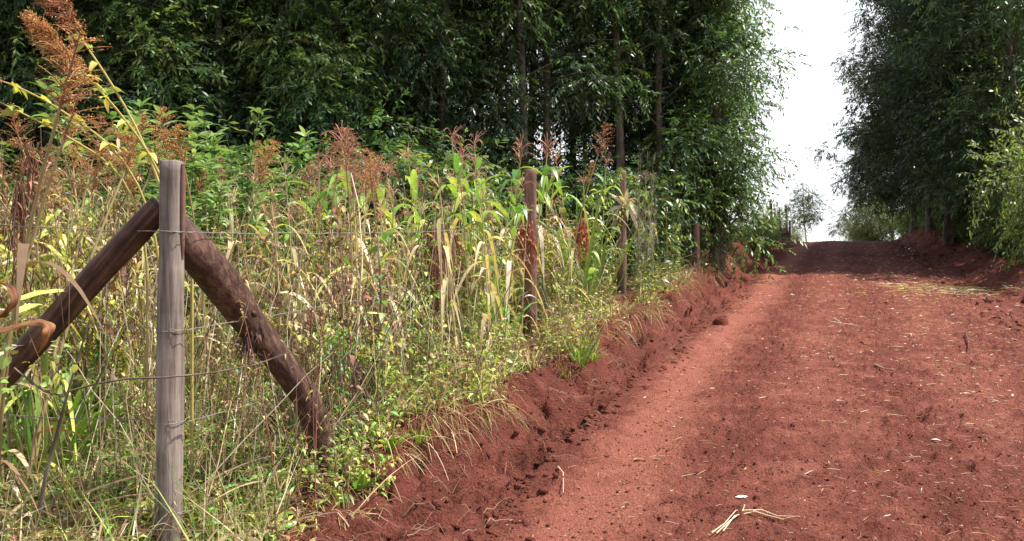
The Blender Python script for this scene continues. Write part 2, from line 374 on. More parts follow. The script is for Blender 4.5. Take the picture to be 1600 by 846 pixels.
def shrub_kind(name, H, R, nst, twigs, LL, LW, pal, down=.2, spread=.25, per=8, prof='ovate', seg=2, mat=None):
    tb, cb = MB(), MB(); cs, cols = [], []
    for i in range(nst):
        a = ru(0, 6.28); d = (math.cos(a)*ru(.1, 1)*R/H*1.4, math.sin(a)*ru(.1, 1)*R/H*1.4, 1)
        L = H*ru(.6, 1.0); pts = arc((ru(-.1, .1), ru(-.1, .1), -.1), d, L, (d[0]*.2, d[1]*.2, -.12), 7)
        tb.tubes(pts, np.linspace(.018, .005, 7), (.13, .10, .06), 5)
        base = pal[rng.integers(len(pal))]
        for q in np.linspace(.25, 1.0, 6):
            j = min(5.999, q*6); i0 = int(j); cs.append(pts[i0]+rng.normal(size=3)*.1*R); cols.append(A(base)*ru(.75, 1.3))
    leafcluster(cb, cs, cols, A([spread]*3), twigs, per, LL, LW, down, tw=.25, prof=prof, seg=seg)
    return dict(name=name, parts=[('stems', tb.mesh('stems', M_BARK, True), []), ('foliage', cb.mesh('foliage', mat or M_LEAF), [])], H=H)
BUSH_D = [shrub_kind('shrub', 2.0, 1.0, 12, 9, .10, .04, [DK, MD, (.045, .10, .03)]), shrub_kind('shrub', 2.0, .9, 11, 9, .12, .045, [MD, LT, DK], .4)]
BUSH_L = [shrub_kind('bush', 2.0, 1.0, 15, 11, .075, .03, [(.16, .24, .05), (.20, .27, .07), (.12, .19, .04)], .15), shrub_kind('bush', 2.0, 1.1, 14, 10, .09, .03, [(.24, .30, .09), (.20, .27, .07), (.28, .30, .13)], .1)]

def whorl_kind(H, pal):
    sb, lb = MB(), MB()
    for i in range(5):
        a = ru(0, 6.28); L = H*ru(.65, 1.0)
        pts = arc((ru(-.12, .12), ru(-.12, .12), -.05), (math.cos(a)*.28, math.sin(a)*.28, 1), L, (0, 0, -.03), 8)
        sb.tubes(pts, np.linspace(.010, .004, 8), (.12, .17, .06), 5)
        for q in np.concatenate([np.linspace(.3, .85, 5), np.linspace(.86, 1, 4)]):
            j = min(6.999, q*7); i0 = int(j); p = pts[i0]+(pts[i0+1]-pts[i0])*(j-i0)
            n = 5; an = ru(0, 6.28)+np.arange(n)*2.4
            d = np.stack([np.cos(an), np.sin(an), np.full(n, .35+.5*(q > .9))], -1)
            lb.blades(np.repeat(p[None], n, 0), d, ru(.12, .2, n), ru(.035, .055, n), ru(.2, .6, n), A(pal[rng.integers(len(pal))])*ru(.8, 1.25, (n, 1)), 4, 'lance', .25, .25)
    return dict(name='leafy_shrub', parts=[('stems', sb.mesh('stems', M_STEM), []), ('foliage', lb.mesh('foliage', M_LEAF), [])], H=H)
WHORL = [whorl_kind(2.0, [(.16, .26, .10), (.24, .33, .16), (.13, .23, .07)]) for _ in range(2)]

GR, YG, YL, TAN, STRAW, BRN, RED = (.17, .31, .06), (.37, .44, .10), (.54, .50, .13), (.50, .38, .21), (.68, .58, .40), (.19, .115, .07), (.27, .115, .075)
def tassel(mb, p, n=9, L=.22, col=(.36, .17, .11), stiff=.5):
    n1 = n; a = ru(0, 6.28, n1)
    t = np.linspace(0, 1, 7)[None, :, None]
    d = np.stack([np.cos(a)*ru(.3, .9, n1), np.sin(a)*ru(.3, .9, n1), np.ones(n1)], -1); d[0] = (0.05, 0, 1); d = nrm(d)
    st = A(p)+A([0, 0, 1.])*ru(0, .09, n1)[:, None]
    L1 = L*ru(.7, 1.15, n1)
    pts = st[:, None]+d[:, None]*L1[:, None, None]*t
    pts[..., 2] -= (L1*ru(.2, .9, n1))[:, None]*t[..., 0]**2.2
    mb.tubes(pts, A([.0030]*6+[.0015]), A(col)*ru(.75, 1.3, (n1, 1)), 3)
    tt = ru(.1, 1, (n1, 26)); q = np.minimum(5.999, tt*6); i0 = q.astype(int); fr = (q-i0)[..., None]
    ix = np.arange(n1)[:, None]
    b = pts[ix, i0]*(1-fr)+pts[ix, i0+1]*fr
    dd = d[:, None]+rng.normal(size=b.shape)*.7
    m = b.shape[0]*b.shape[1]
    mb.blades(b.reshape(-1, 3), dd.reshape(-1, 3), ru(.012, .02, m), .005, 0, A(col)*ru(.7, 1.5, (m, 1)), 1, 'lance')
def maize_kind(H, dry, seedhead=True):
    sb, lb, tb, hb = MB(), MB(), MB(), MB()
    t = np.linspace(0, 1, 9)
    lx, ly = ru(-.08, .08), ru(-.08, .08)
    pts = np.stack([lx*t**2*H, ly*t**2*H, t*H*.9-.08], -1)
    sb.tubes(pts, np.linspace(.013, .005, 9), (.30, .30, .10) if dry < .6 else (.36, .27, .14), 6)
    n = 11; a0 = ru(0, 6.28)
    for i in range(n):
        q = .15+.8*i/n; j = q*8; i0 = int(j); p = pts[i0]+(pts[min(8, i0+1)]-pts[i0])*(j-i0)
        az = a0+(i % 2)*math.pi+ru(-.5, .5)
        isdry = ru(0, 1) < (dry+.45*(1-q)-.1)
        c = [STRAW, TAN, (.50, .43, .22)][rng.integers(3)] if isdry else [GR, YG, (.20, .34, .08), (.15, .28, .06)][rng.integers(4)]
        d = (math.cos(az), math.sin(az), ru(.9, 2.0) if not isdry else ru(.1, .9))
        lb.blades([p], [d], ru(.45, .75), ru(.055, .085) if not isdry else ru(.03, .05), ru(.45, 1.0) if not isdry else ru(1.0, 1.6), c, 9, 'maize', .35, .25,
                  tipcol=(TAN if ru(0, 1) < .35 else c), twist=.5+isdry*1.2)
    parts = [('stalk', sb.mesh('stalk', M_STEM), []), ('foliage', lb.mesh('foliage', M_LEAF), [])]
    if seedhead:
        tassel(tb, pts[-1], 11, .24, (.52, .28, .20) if dry < .8 else (.50, .35, .21)); parts.append(('tassel', tb.mesh('tassel', M_DRY), []))
    e = pts[4]; az = a0
    for k in range(7):
        an = k*2*math.pi/7
        hb.blades([e+A([math.cos(az)*.02+.012*math.cos(an), math.sin(az)*.02+.012*math.sin(an), 0])], [(math.cos(az)*.35+.1*math.cos(an), math.sin(az)*.35+.1*math.sin(an), 1)], .2, .045, .12, A((.62, .56, .38))*ru(.8, 1.1), 5, 'lance', .5, .2)
    parts.append(('ear', hb.mesh('ear', M_DRY), []))
    return dict(name='maize_plant', parts=parts, H=H)
MAIZE_G = [maize_kind(2.0, .15), maize_kind(2.0, .3), maize_kind(2.0, .35)]
MAIZE_D = [maize_kind(2.0, .8), maize_kind(2.0, 1.0)]

def panicle(mb, p, d, L, wid, col, n=34, loose=1.0):
    d = nrm(A(d, dtype=float)); p = A(p)
    s = ru(0, .92, n); az = ru(0, 6.28, n)
    e1 = nrm(np.cross(d, A([.2, .9, .3]))); e2 = np.cross(d, e1)
    env = np.interp(s, [0, .25, .6, 1], [.75, 1, .8, .25])*wid
    o = (e1*np.cos(az)[:, None]+e2*np.sin(az)[:, None])
    b = p+d*(s*L)[:, None]
    dirr = nrm(o*.85*loose+d)
    bl = env*ru(.7, 1.3, n)*1.4
    t = np.linspace(0, 1, 5)[None, :, None]
    pts = b[:, None]+dirr[:, None]*bl[:, None, None]*t; pts[..., 2] -= (bl*.28)[:, None]*t[..., 0]**2
    mb.tubes(pts, A([.0016]*4+[.0008]), A(col)*ru(.6, 1.1, (n, 1)), 3)
    mb.tubes(p+d*np.linspace(0, L, 6)[:, None], np.linspace(.004, .0015, 6), A(col)*.8, 4)
    g = 17; tt = ru(.15, 1.0, (n, g)); q = np.minimum(3.999, tt*4); i0 = q.astype(int); fr = (q-i0)[..., None]; ix = np.arange(n)[:, None]
    bb = (pts[ix, i0]*(1-fr)+pts[ix, i0+1]*fr).reshape(-1, 3)
    m = len(bb); bb = bb+rng.normal(size=bb.shape)*.006
    mb.blades(bb, rng.normal(size=bb.shape)+dirr.repeat(g, 0)*.8, ru(.006, .012, m), ru(.003, .006, m), .2, A(col)*ru(.6, 1.6, (m, 1)), 2, 'ovate')
def stem_leaves(lb, pts, n, LL, LW, cols, q0=.15, q1=.95, droop=(.5, 1.2), prof='ovate', up=.5, seg=3):
    k = len(pts)-1; q = np.linspace(q0, q1, n)*k; i0 = np.minimum(k-1, q.astype(int)); fr = (q-i0)[:, None]
    p = pts[i0]*(1-fr)+pts[i0+1]*fr
    a = np.arange(n)*2.4+ru(0, 6)+ru(-.4, .4, n)
    d = np.stack([np.cos(a), np.sin(a), up*ru(-.3, 1.3, n)], -1)
    cs = A([cols[j] for j in rng.integers(len(cols), size=n)])*ru(.8, 1.2, (n, 1))
    lb.blades(p, d, LL*ru(.6, 1.2, n), LW*ru(.6, 1.2, n), ru(*droop, n), cs, seg, prof, .25, .5)
def sorghum_kind(H, col, loose=1.0, bent=.1):
    sb, lb, pb = MB(), MB(), MB()
    pts = arc((0, 0, -.08), (ru(-.1, .1), ru(-.1, .1), 1), H*.88, (bent, ru(-.05, .05), -.04), 9)
    sb.tubes(pts, np.linspace(.008, .004, 9), (.30, .24, .10), 5)
    for i in range(6):
        q = .15+.11*i; j = q*8; i0 = int(j); p = pts[i0]+(pts[i0+1]-pts[i0])*(j-i0); az = ru(0, 6.28)
        c = [TAN, STRAW, YG, YL, BRN][rng.integers(5)]
        lb.blades([p], [(math.cos(az), math.sin(az), ru(.2, 1.0))], ru(.3, .5), ru(.02, .035), ru(.8, 1.6), c, 7, 'grass', .3, .3, twist=1.0)
    panicle(pb, pts[-1], pts[-1]-pts[-2], H*.15, .075*loose, col, 40, loose)
    return dict(name='sorghum_plant', parts=[('stalk', sb.mesh('stalk', M_STEM), []), ('foliage', lb.mesh('foliage', M_DRY), []), ('seed_head', pb.mesh('seed_head', M_DRY), [])], H=H)
SORG_R = [sorghum_kind(2.0, (.42, .19, .13), 1.5), sorghum_kind(2.0, (.44, .22, .13), 1.2), sorghum_kind(2.0, (.36, .17, .11), 1.7)]
SORG_T = [sorghum_kind(2.0, (.46, .25, .11), 1.0), sorghum_kind(2.0, (.48, .33, .14), .8, .3), sorghum_kind(2.0, (.40, .21, .10), 1.1)]

def weed_kind(H, pal, LL=.062, LW=.03, nb=9, dens=20, stemc=(.18, .16, .07), heads=None, mat=None, name='weed'):
    sb, lb = MB(), MB()
    main = arc((0, 0, -.05), (ru(-.12, .12), ru(-.12, .12), 1), H, (ru(-.1, .1), ru(-.1, .1), -.03), 9)
    sb.tubes(main, np.linspace(.006, .002, 9), stemc, 4)
    stem_leaves(lb, main, dens, LL, LW, pal)
    tips = [main[-1]]
    for i in range(nb):
        j = rng.integers(2, 8); a = ru(0, 6.28)
        L = H*ru(.2, .45)*(1.1-j/11)
        br = arc(main[j], (math.cos(a), math.sin(a), ru(.6, 1.4)), L, (0, 0, -.1), 6)
        sb.tubes(br, np.linspace(.004, .0015, 6), stemc, 3)
        stem_leaves(lb, br, max(4, int(dens*.6)), LL*.85, LW*.85, pal, .1, 1.0); tips.append(br[-1])
    if heads is not None:
        for p in tips:
            n = 14; lb.blades(np.repeat(p[None], n, 0), sph(n)+A([0, 0, .4]), .02, .008, 0, A(heads)*ru(.7, 1.3, (n, 1)), 1, 'ovate')
    return dict(name=name, parts=[('stem', sb.mesh('stem', M_STEM), []), ('foliage', lb.mesh('foliage', mat or M_LEAF), [])], H=H)
WEED_G = [weed_kind(1.2, [GR, (.14, .26, .05), YG], heads=(.30, .24, .10)) for _ in range(3)]+[weed_kind(1.2, [GR, (.10, .19, .05)], .10, .045, 4, 18)]
WEED_Y = [weed_kind(1.2, [YG, YL, (.30, .33, .08), GR], .07, .04), weed_kind(1.2, [YL, YG, TAN], .08, .045, 7, 12), weed_kind(1.2, [(.34, .37, .12), YG, (.25, .30, .08)], .06, .045, 8, 12)]
WEED_D = [weed_kind(1.3, [BRN, TAN, RED], .07, .026, 10, 15, (.20, .13, .08), (.30, .17, .10), M_DRY, 'dry_weed'),
          weed_kind(1.3, [TAN, STRAW, BRN], .08, .024, 9, 15, (.34, .25, .15), (.36, .26, .15), M_DRY, 'dry_weed'),
          weed_kind(1.3, [(.16, .09, .06), RED, BRN, GR], .06, .034, 10, 14, (.15, .085, .055), None, M_DRY, 'dry_weed')]
WEED_S = [weed_kind(1.5, [TAN, YG, BRN, YL], .05, .02, 6, 7, c_, (.34, .22, .13), None, 'dry_weed') for c_ in [(.22, .14, .09), (.34, .24, .14), (.26, .10, .07)]]
def tuft_kind(name, H, n, w, pal, spread=.5, droop=(.1, .8), dry=False, base=.05, seg=6):
    lb = MB(); a = ru(0, 6.28, n); r = ru(0, 1, n)**.5
    b = np.stack([np.cos(a)*r*base, np.sin(a)*r*base, np.full(n, -.03)], -1)
    d = np.stack([np.cos(a)*spread*ru(.1, 1, n), np.sin(a)*spread*ru(.1, 1, n), np.ones(n)], -1)
    c = A([pal[j] for j in rng.integers(len(pal), size=n)])*ru(.8, 1.2, (n, 1))
    lb.blades(b, d, H*ru(.55, 1.1, n), w*ru(.7, 1.2, n), ru(*droop, n), c, seg, 'grass', .25, .4, twist=.4)
    return dict(name=name, parts=[('blades', lb.mesh('blades', M_DRY if dry else M_LEAF), [])], H=H)
def single(proto, loc, rz=0, sc=1.0, tilt=(0, 0)):
    o = mobj(proto['name'], proto['parts'][0][1]); o.location = loc; o.rotation_euler = (tilt[0], tilt[1], rz); o.scale = (sc,)*3; return o
TUFT_G = [tuft_kind('grass_tuft', .40, 26, .014, [(.16, .30, .04), (.20, .33, .05), YG], .7, (.2, .9)), tuft_kind('grass_tuft', .45, 22, .018, [(.18, .33, .05), GR], .6, (.1, .8))]
TUFT_D = [tuft_kind('dry_grass_tuft', .45, 44, .005, [TAN, (.30, .22, .12), (.36, .28, .14), (.26, .28, .08)], 1.1, (.2, 1.1), True), tuft_kind('dry_grass_tuft', .5, 50, .006, [TAN, STRAW, BRN], .8, (.2, 1.0), True)]
SEEDL = [tuft_kind('maize_seedling', .38, 7, .042, [(.16, .32, .04), (.22, .38, .06)], .55, (.05, .7), base=.015), tuft_kind('maize_seedling', .34, 6, .035, [(.2, .36, .05)], .8, (.2, .9), base=.015)]
NAPIER = [tuft_kind('tall_grass_clump', 1.6, 11, .034, [(.13, .24, .06), (.18, .28, .07)], .5, (.02, .45), base=.12), tuft_kind('tall_grass_clump', 1.2, 14, .03, [(.14, .28, .05), (.2, .32, .07)], .45, (.1, .6), base=.08)]

def plume_kind(H, col):
    sb, pb = MB(), MB()
    for i in range(5):
        pts = arc((ru(-.06, .06), ru(-.06, .06), -.05), (ru(-.12, .12), ru(-.12, .12), 1), H*ru(.7, .95), (ru(-.05, .05), 0, 0), 8)
        sb.tubes(pts, np.linspace(.005, .002, 8), A(col)*.7, 4)
        for j in range(3, 8):
            n = 5
            for k in range(n):
                a = ru(0, 6.28); L = .16*(1.15-j/9)
                br = arc(pts[j]-A([0, 0, ru(0, .1)]), (math.cos(a)*.6, math.sin(a)*.6, 1), L, (0, 0, 0), 4); sb.tubes(br, .0012, A(col)*.8, 3)
                m = 16; q = ru(.2, 1, m)[:, None]; b = br[0]+(br[-1]-br[0])*q
                pb.blades(b, sph(m)+A([0, 0, .5]), .016, .006, 0, A(col)*ru(.7, 1.4, (m, 1)), 1, 'ovate')
    return dict(name='plume_weed', parts=[('stems', sb.mesh('stems', M_STEM), []), ('seed_plumes', pb.mesh('seed_plumes', M_DRY), [])], H=H)
PLUME = [plume_kind(1.6, (.34, .29, .20)), plume_kind(1.6, (.32, .21, .18))]

# ================================================================== FENCE
def wobble_log(name, pts, rad, mat, n=14, seed=0, facet=.08, topcut=.0, hewn=True):
    pts = np.asarray(pts, float); ks = len(pts)
    d = np.concatenate([[0], np.cumsum(np.linalg.norm(np.diff(pts, axis=0), axis=1))])
    m = 46; s = np.linspace(0, d[-1], m); P3 = np.stack([np.interp(s, d, pts[:, j]) for j in range(3)], -1)
    ker = np.array([1, 2, 3, 2, 1])/9
    pad = np.pad(P3, ((2, 2), (0, 0)), 'reflect', reflect_type='odd'); P3 = np.stack([np.convolve(pad[:, j], ker, 'valid') for j in range(3)], -1)
    R = np.interp(s, d, np.broadcast_to(np.asarray(rad, float), (ks,)))
    tg = nrm(np.gradient(P3, axis=0)); a = nrm(np.cross(tg, A([.31, .93, .17]))); b = np.cross(tg, a)
    th = np.arange(n)*2*np.pi/n
    rr = R[:, None]*(1+facet*fbm(np.cos(th)[None]*1.6+s[:, None]*.9+seed, np.sin(th)[None]*1.6+s[:, None]*.7, seed, 3)+.03*vnoise(np.cos(th)[None]*3+s[:, None]*6, np.sin(th)[None]*3+seed, seed+3))
    v = P3[:, None]+rr[..., None]*(a[:, None]*np.cos(th)[None, :, None]+b[:, None]*np.sin(th)[None, :, None])
    V = v.reshape(-1, 3).tolist(); c0 = len(V); V.append(P3[0].tolist()); 
    # a bevelled end: slightly shrunk ring then centre
    top = (P3[-1]+(v[-1]-P3[-1])*.88+tg[-1]*R[-1]*.10); tops = len(V); V += top.tolist(); c1 = len(V); V.append((P3[-1]+tg[-1]*R[-1]*.06).tolist())
    Fc = []
    for i in range(m-1):
        for j in range(n): Fc.append((i*n+j, i*n+(j+1) % n, (i+1)*n+(j+1) % n, (i+1)*n+j))
    for j in range(n):
        Fc.append(((m-1)*n+j, (m-1)*n+(j+1) % n, tops+(j+1) % n, tops+j)); Fc.append((tops+j, tops+(j+1) % n, c1)); Fc.append((j, c0, (j+1) % n))
    me = bpy.data.meshes.new(name); me.from_pydata(V, [], Fc); me.materials.append(mat)
    for p in me.polygons: p.use_smooth = True
    return me
def log_thing(name, p0, pts, rad, mat, label, cat, **kw):
    p0 = A(p0, dtype=float)
    o = mobj(name, wobble_log(name, np.asarray(pts)-p0, rad, mat, **kw)); o.location = p0
    return tagp(o, label, cat)
Y1, Y2, Y3 = 3.44, 8.1, 11.2
b1 = G(265, Y1); t1 = P(269, 254, Y1)
post1 = log_thing('fence_post', b1, [b1-A([0, 0, .3]), P(265, 600, Y1), t1], [.056, .053, .049], M_POST, 'thick grey weathered corner post of the fence, braced by two dark logs', 'fence post', seed=3, facet=.17)
post1['group'] = 'posts of the wire fence'
kh = MB(); pc = P(267, 703, Y1)-b1
an = np.arange(9)*2*np.pi/8; kh.tubes(np.stack([pc+A([0, -.050, 0]), pc+A([0, -.0555, 0])]), A([.0075, .0065]), (.03, .02, .015), 8)
kh.tubes(np.stack([pc+A([0, -.0555, 0]), pc+A([0, -.0545, 0])]), A([.0065, .0002]), (.03, .02, .015), 8)
mobj('knot_hole', kh.mesh('knot_hole', M_HOLE), post1)
# a split strip of wood standing off on the post's right side
sp = MB(); z0s, z1s = t1[2]-.01, t1[2]-.42
q = np.linspace(0, 1, 6)[:, None]
spts = (A([t1[0]+.052, Y1-.015, z0s])*(1-q)+A([t1[0]+.050, Y1-.01, z1s])*q)-b1
sp.tubes(spts, np.array([.010, .013, .013, .012, .010, .003]), (.2, .15, .12), 5)
mobj('split_strip', sp.mesh('split_strip', M_OLDPOST, True), post1)
def fpost(px, pyb, pyt, Y, r, label, mat=M_OLDPOST, seed=0, lean=0):
    b = P(px, pyb, Y); b[2] = gz(b[0], Y)
    t = P(px+lean, pyt, Y)
    o = log_thing('fence_post', b, [b-A([0, 0, .25]), (b+t)/2, t], [r*1.05, r, r*.9], mat, label, 'fence post', seed=seed, facet=.12, n=10)
    o['group'] = 'posts of the wire fence'; return o, b, t
post2, b2, t2 = fpost(829, 525, 266, Y2, .068, 'brown fence post with red dry roots tied to its middle', seed=11)
post3, b3, t3 = fpost(972, 470, 268, Y3, .064, 'brown fence post with a pale dry husk bundle near its top', seed=23)
post4, b4, t4 = fpost(1088, 440, 352, 14.6, .075, 'short brown fence post beside the dark roadside tree', seed=31, mat=M_OLDPOST)
for k, (px, pyt, Y, ln, lab) in enumerate([(1206, 312, 29.5, -2, 'thin dark fence post on the bank, leftmost against the sky'), (1213, 326, 31.5, -3, 'leaning dark fence post on the bank, second from left against the sky'),
                                      (1221, 331, 33.5, -5, 'leaning short fence post just left of the tallest one on the crest'), (1230, 322, 35, -2, 'tallest upright dark fence post at the road crest'),
                                      (1234, 345, 35.6, 0, 'pale sunlit fence stake beside the tallest post at the crest')]):
    fpost(px, 390, pyt, Y, .055 if k < 4 else .05, lab, seed=40+k, lean=ln, mat=M_OLDPOST if k < 4 else M_POST)
# braces
blp = [P(-205, 850, Y1+.12), P(-100, 715, Y1+.1), P(0, 592, Y1+.08), P(90, 495, Y1+.06), P(170, 405, Y1+.05), P(250, 322, Y1+.04)]
brace1 = log_thing('brace_log', blp[0], blp, [.066, .064, .060, .057, .058, .054], M_BRACE, 'straight dark brown brace log sloping down left from the corner post', 'brace log', seed=51, n=18, facet=.13)
brp = [P(506, 770, 4.12), P(500, 680, 4.1), P(478, 620, 4.04), P(436, 562, 3.95), P(388, 500, 3.84), P(343, 438, 3.7), P(300, 387, 3.55), P(272, 350, Y1+.06)]
brace2 = log_thing('brace_log', brp[0], brp, [.060, .064, .066, .066, .070, .080, .076, .058], M_BRACE2, 'crooked dark brown brace log sloping down right from the corner post', 'brace log', seed=61, n=18, facet=.13)
for (px, py, Y, r) in [(341, 416, 3.65, .018), (396, 490, 3.80, .016)]:
    kb = MB(); c = P(px, py, Y)-brp[0]; kb.tubes(c+A([[0, .03, -.02], [0, -.005, .0], [.004, -.02, .006], [.004, -.024, .007]]), A([r*1.3, r, r*.6, .001]), (.1, .05, .03), 8)
    mobj('branch_stub', kb.mesh('branch_stub', M_BRACE2, True), brace2)
# four barbed wires
wy = [(345, 362, 352, 341, 350), (487, 515, 405, 380, 372), (640, 658, 452, 412, 392), (795, 800, 500, 445, 412)]
names = ['top', 'second', 'third', 'lowest']
for k, (pl, p1, p2, p3, p4) in enumerate(wy):
    wl = P(-120, pl-8, Y1+.25)
    ks = [wl, P(250, p1-1, Y1-.052)-A([.03, -.03, 0]), P(267, p1, Y1-.059), P(286, p1+2, Y1-.045), P(829, p2, Y2-.064), P(972, p3, Y3-.056), P(1092, p4, 14.54)]
    pts = []
    for i in range(len(ks)-1):
        L = np.linalg.norm(ks[i+1]-ks[i]); n = max(2, int(L/.04)); t = np.linspace(0, 1, n, endpoint=False)[:, None]
        seg = ks[i]+(ks[i+1]-ks[i])*t; sag = (.012+.02*(k > 1)+.02*ru(0, 1))*L*.5
        seg[:, 2] -= (sag*4*t*(1-t))[:, 0]*(L > .5); 
        if L > .5: seg += .004*np.stack([0*t[:, 0], vnoise(t[:, 0]*L*3, t[:, 0]*0+k, 5), vnoise(t[:, 0]*L*4, t[:, 0]*0+k, 9)], -1)
        pts.append(seg)
    pts = np.concatenate(pts); o0 = pts[0]
    wb = MB(); s = np.arange(len(pts)); rel = pts-o0
    tw = np.stack([0*s, np.cos(s*1.9), np.sin(s*1.9)], -1)*.0016
    wb.tubes(rel+tw, .0014, (.5, .5, .5), 4); wb.tubes(rel-tw, .0014, (.5, .5, .5), 4)
    an = np.linspace(0, 2*np.pi*1.6, 30); pc_ = P(267, p1+1, Y1)-o0
    wb.tubes(pc_+np.stack([.0585*np.cos(an), .0585*np.sin(an), .004*np.sin(an*.7+k)+.0025*an/6], -1), .0017, (.5, .5, .5), 4)
    bb = MB(); ix = np.arange(3, len(pts)-1, 5)[:95]
    for r_ in (0, 1):
        dv = nrm(rng.normal(size=3))*.014
        bb.tubes(np.stack([-dv, 0*dv, dv]), A([.0006, .0016, .0006]), (.5, .5, .5), 3)
    o = mobj('barbed_wire', wb.mesh('strand', M_WIRE, True)); o.location = o0
    bme = bb.mesh('barb', M_WIRE)
    for q_ in ix: mobj('barb', bme, o, rel[q_])
    tagp(o, f'{names[k]} of the four strands of barbed wire on the fence', 'barbed wire', 'barbed wire strands of the fence')

# hung bundles and things on the fence
def strands(n, p, w, L, col, curl=.25, r=.0024, k=7, leafy=1.0):
    mb = MB(); a = ru(0, 6.28, n); t = np.linspace(0, 1, k)
    st = A(p)+np.stack([np.cos(a)*w*ru(0, .6, n), np.sin(a)*w*ru(0, .6, n), ru(-.03, .05, n)], -1)
    Ls = L*ru(.45, 1.1, n)
    pts = st[:, None]+np.stack([np.cos(a)[:, None]*w*ru(.3, 1.2, (n, 1))*np.sin(t*2.2)[None], np.sin(a)[:, None]*w*ru(.3, 1.2, (n, 1))*np.sin(t*2.2)[None], -Ls[:, None]*t[None]], -1)
    pts += np.cumsum(rng.normal(size=pts.shape), 1)*curl*.022*L**.5*(t[None, :, None]+.15)
    mb.tubes(pts, r, A(col)*ru(.5, 1.6, (n, 1)), 3)
    m = n*5; ii = rng.integers(n, size=m); kk = rng.integers(1, k, size=m)
    mb.blades(pts[ii, kk], rng.normal(size=(m, 3))+A([0, 0, -.6]), ru(.02, .07, m)*leafy, ru(.006, .018, m)*leafy, ru(.2, 1, m), A(col)*ru(.6, 1.9, (m, 1)), 3, 'ovate', .3, .8)
    return mb
def bundle(name, px, py, Y, w, L, n, col, label, cat, top=None, curl=.4):
    c = P(px, py, Y); o = mobj(name, strands(n, (0, 0, 0), w, L, col, curl).mesh(name, M_DRY)); o.location = c
    return tagp(o, label, cat)
RR = (.30, .085, .05)
bundle('root_bundle', 822, 350, Y2-.09, .075, .42, 62, RR, 'red bundle of dry roots tied to the second fence post', 'dry roots')
bundle('root_bundle', 908, 346, 8.9, .07, .40, 50, RR, 'red-brown root clump hanging on the wire between the second and third posts', 'dry roots')
bundle('dry_vine', 675, 362, 6.6, .13, 1.05, 60, (.20, .085, .055), 'dark brown dry bean vines draped over the wire, left half of the curtain', 'dry vine', curl=.7)
bundle('dry_vine', 700, 360, 6.8, .13, .95, 55, (.19, .07, .045), 'dark brown dry bean vines draped over the wire, right half of the curtain', 'dry vine', curl=.7)
bundle('dry_vine', 398, 505, 3.85, .05, .16, 30, (.10, .055, .045), 'small dark withered vine hanging under the crooked brace log', 'dry vine')
bundle('dry_vine', 540, 560, 4.5, .12, .34, 26, (.12, .075, .065), 'blackish withered vine cluster right of the crooked brace foot', 'dry vine')
bundle('dry_vine', 30, 300, 3.7, .035, .5, 22, (.16, .085, .055), 'dark brown withered vine hanging among the stalks at the left edge', 'dry vine', curl=.6)
bundle('dry_vine', 48, 235, 4.0, .04, .4, 20, (.26, .13, .08), 'reddish withered vine above the dark one at the left edge', 'dry vine', curl=.6)
# brown spiky ball on its stalk
mb = MB(); n = 420; dv = sph(n); mb.blades(dv*.018, dv, ru(.018, .032, n), .004, .1, A((.22, .09, .05))*ru(.6, 1.5, (n, 1)), 1, 'lance')
hb_ = mb.mesh('seed_ball', M_DRY); bc = P(485, 495, 4.0)
gb = G(492, 4.0)
sm = MB(); sm.tubes(arc(gb-bc, (bc-gb)+A([.0, 0, 0]), np.linalg.norm(gb-bc), (.0, 0, 0), 6), .004, (.15, .08, .05), 4)
o = empty('seed_ball_weed', gb); c = mobj('seed_ball', hb_, o, bc-gb); s_ = mobj('stalk', sm.mesh('stalk', M_STEM), o, bc-gb)
tagp(o, 'brown spiky round seed ball on a thin stalk right of the crooked brace', 'weed')
# husk bundle at the third post
mb = MB(); n = 26; a = ru(0, 6.28, n)
mb.blades(np.stack([np.cos(a)*.03, np.sin(a)*.03, ru(-.1, .05, n)], -1), np.stack([np.cos(a)*.5, np.sin(a)*.5, ru(-1, 1.2, n)], -1), ru(.15, .36, n), ru(.04, .07, n), ru(.1, .8, n), A((.62, .54, .38))*ru(.7, 1.15, (n, 1)), 6, 'maize', .4, .6, twist=.8)
o = mobj('husk_bundle', mb.mesh('husk_bundle', M_DRY)); o.location = P(978, 318, Y3-.08); tagp(o, 'pale dry maize husks wrapped around the third fence post', 'maize husks')

# ================================================================== WOOD ON THE LEFT
def place_tree(k, px, Y, rz=None, sc=1.0):
    p = G(px, Y); return spawn(k, p, ru(0, 6.28) if rz is None else rz, sc)
front = [(a_, b_+1.3*(a_ < 720)) for a_, b_ in [(-150, 11.5), (-10, 12.5), (95, 11.8), (215, 12.4), (330, 11.9), (430, 12.8), (530, 12.2), (620, 13.2), (700, 12.8), (800, 14.2), (868, 14.6), (960, 15.0), (1040, 15.2)]]
for i, (px, Y) in enumerate(front):
    k = [0, 2, 1, 0, 2, 0, 1, 2, 1, 3, 3, 3, 0][i]
    scat(place_tree(TREES[k], px+ru(-12, 12), Y, sc=ru(.92, 1.08)), 'leafy trees in the front row of the wood', 'tree', px, Y)
second = [(-80, 14.5), (40, 15), (150, 14.8), (260, 15.4), (370, 15), (480, 15.6), (580, 15.2), (670, 16), (745, 17), (825, 17.5), (910, 18.5), (985, 18), (1070, 18.6)]
for i, (px, Y) in enumerate(second):
    scat(place_tree(TREES[[1, 0, 3, 1, 0, 2, 0, 1, 3, 3, 3, 1, 0][i]], px+ru(-15, 15), Y, sc=ru(.95, 1.12)), 'dark trees in the second row of the wood', 'tree', px, Y)
for i in range(20):
    px = -60+i*37+ru(-12, 12); Y = ru(19, 26)
    scat(place_tree(TREES[i % 4], px, Y, sc=ru(1.0, 1.15)), 'shaded trees deep in the wood', 'tree', px, Y)
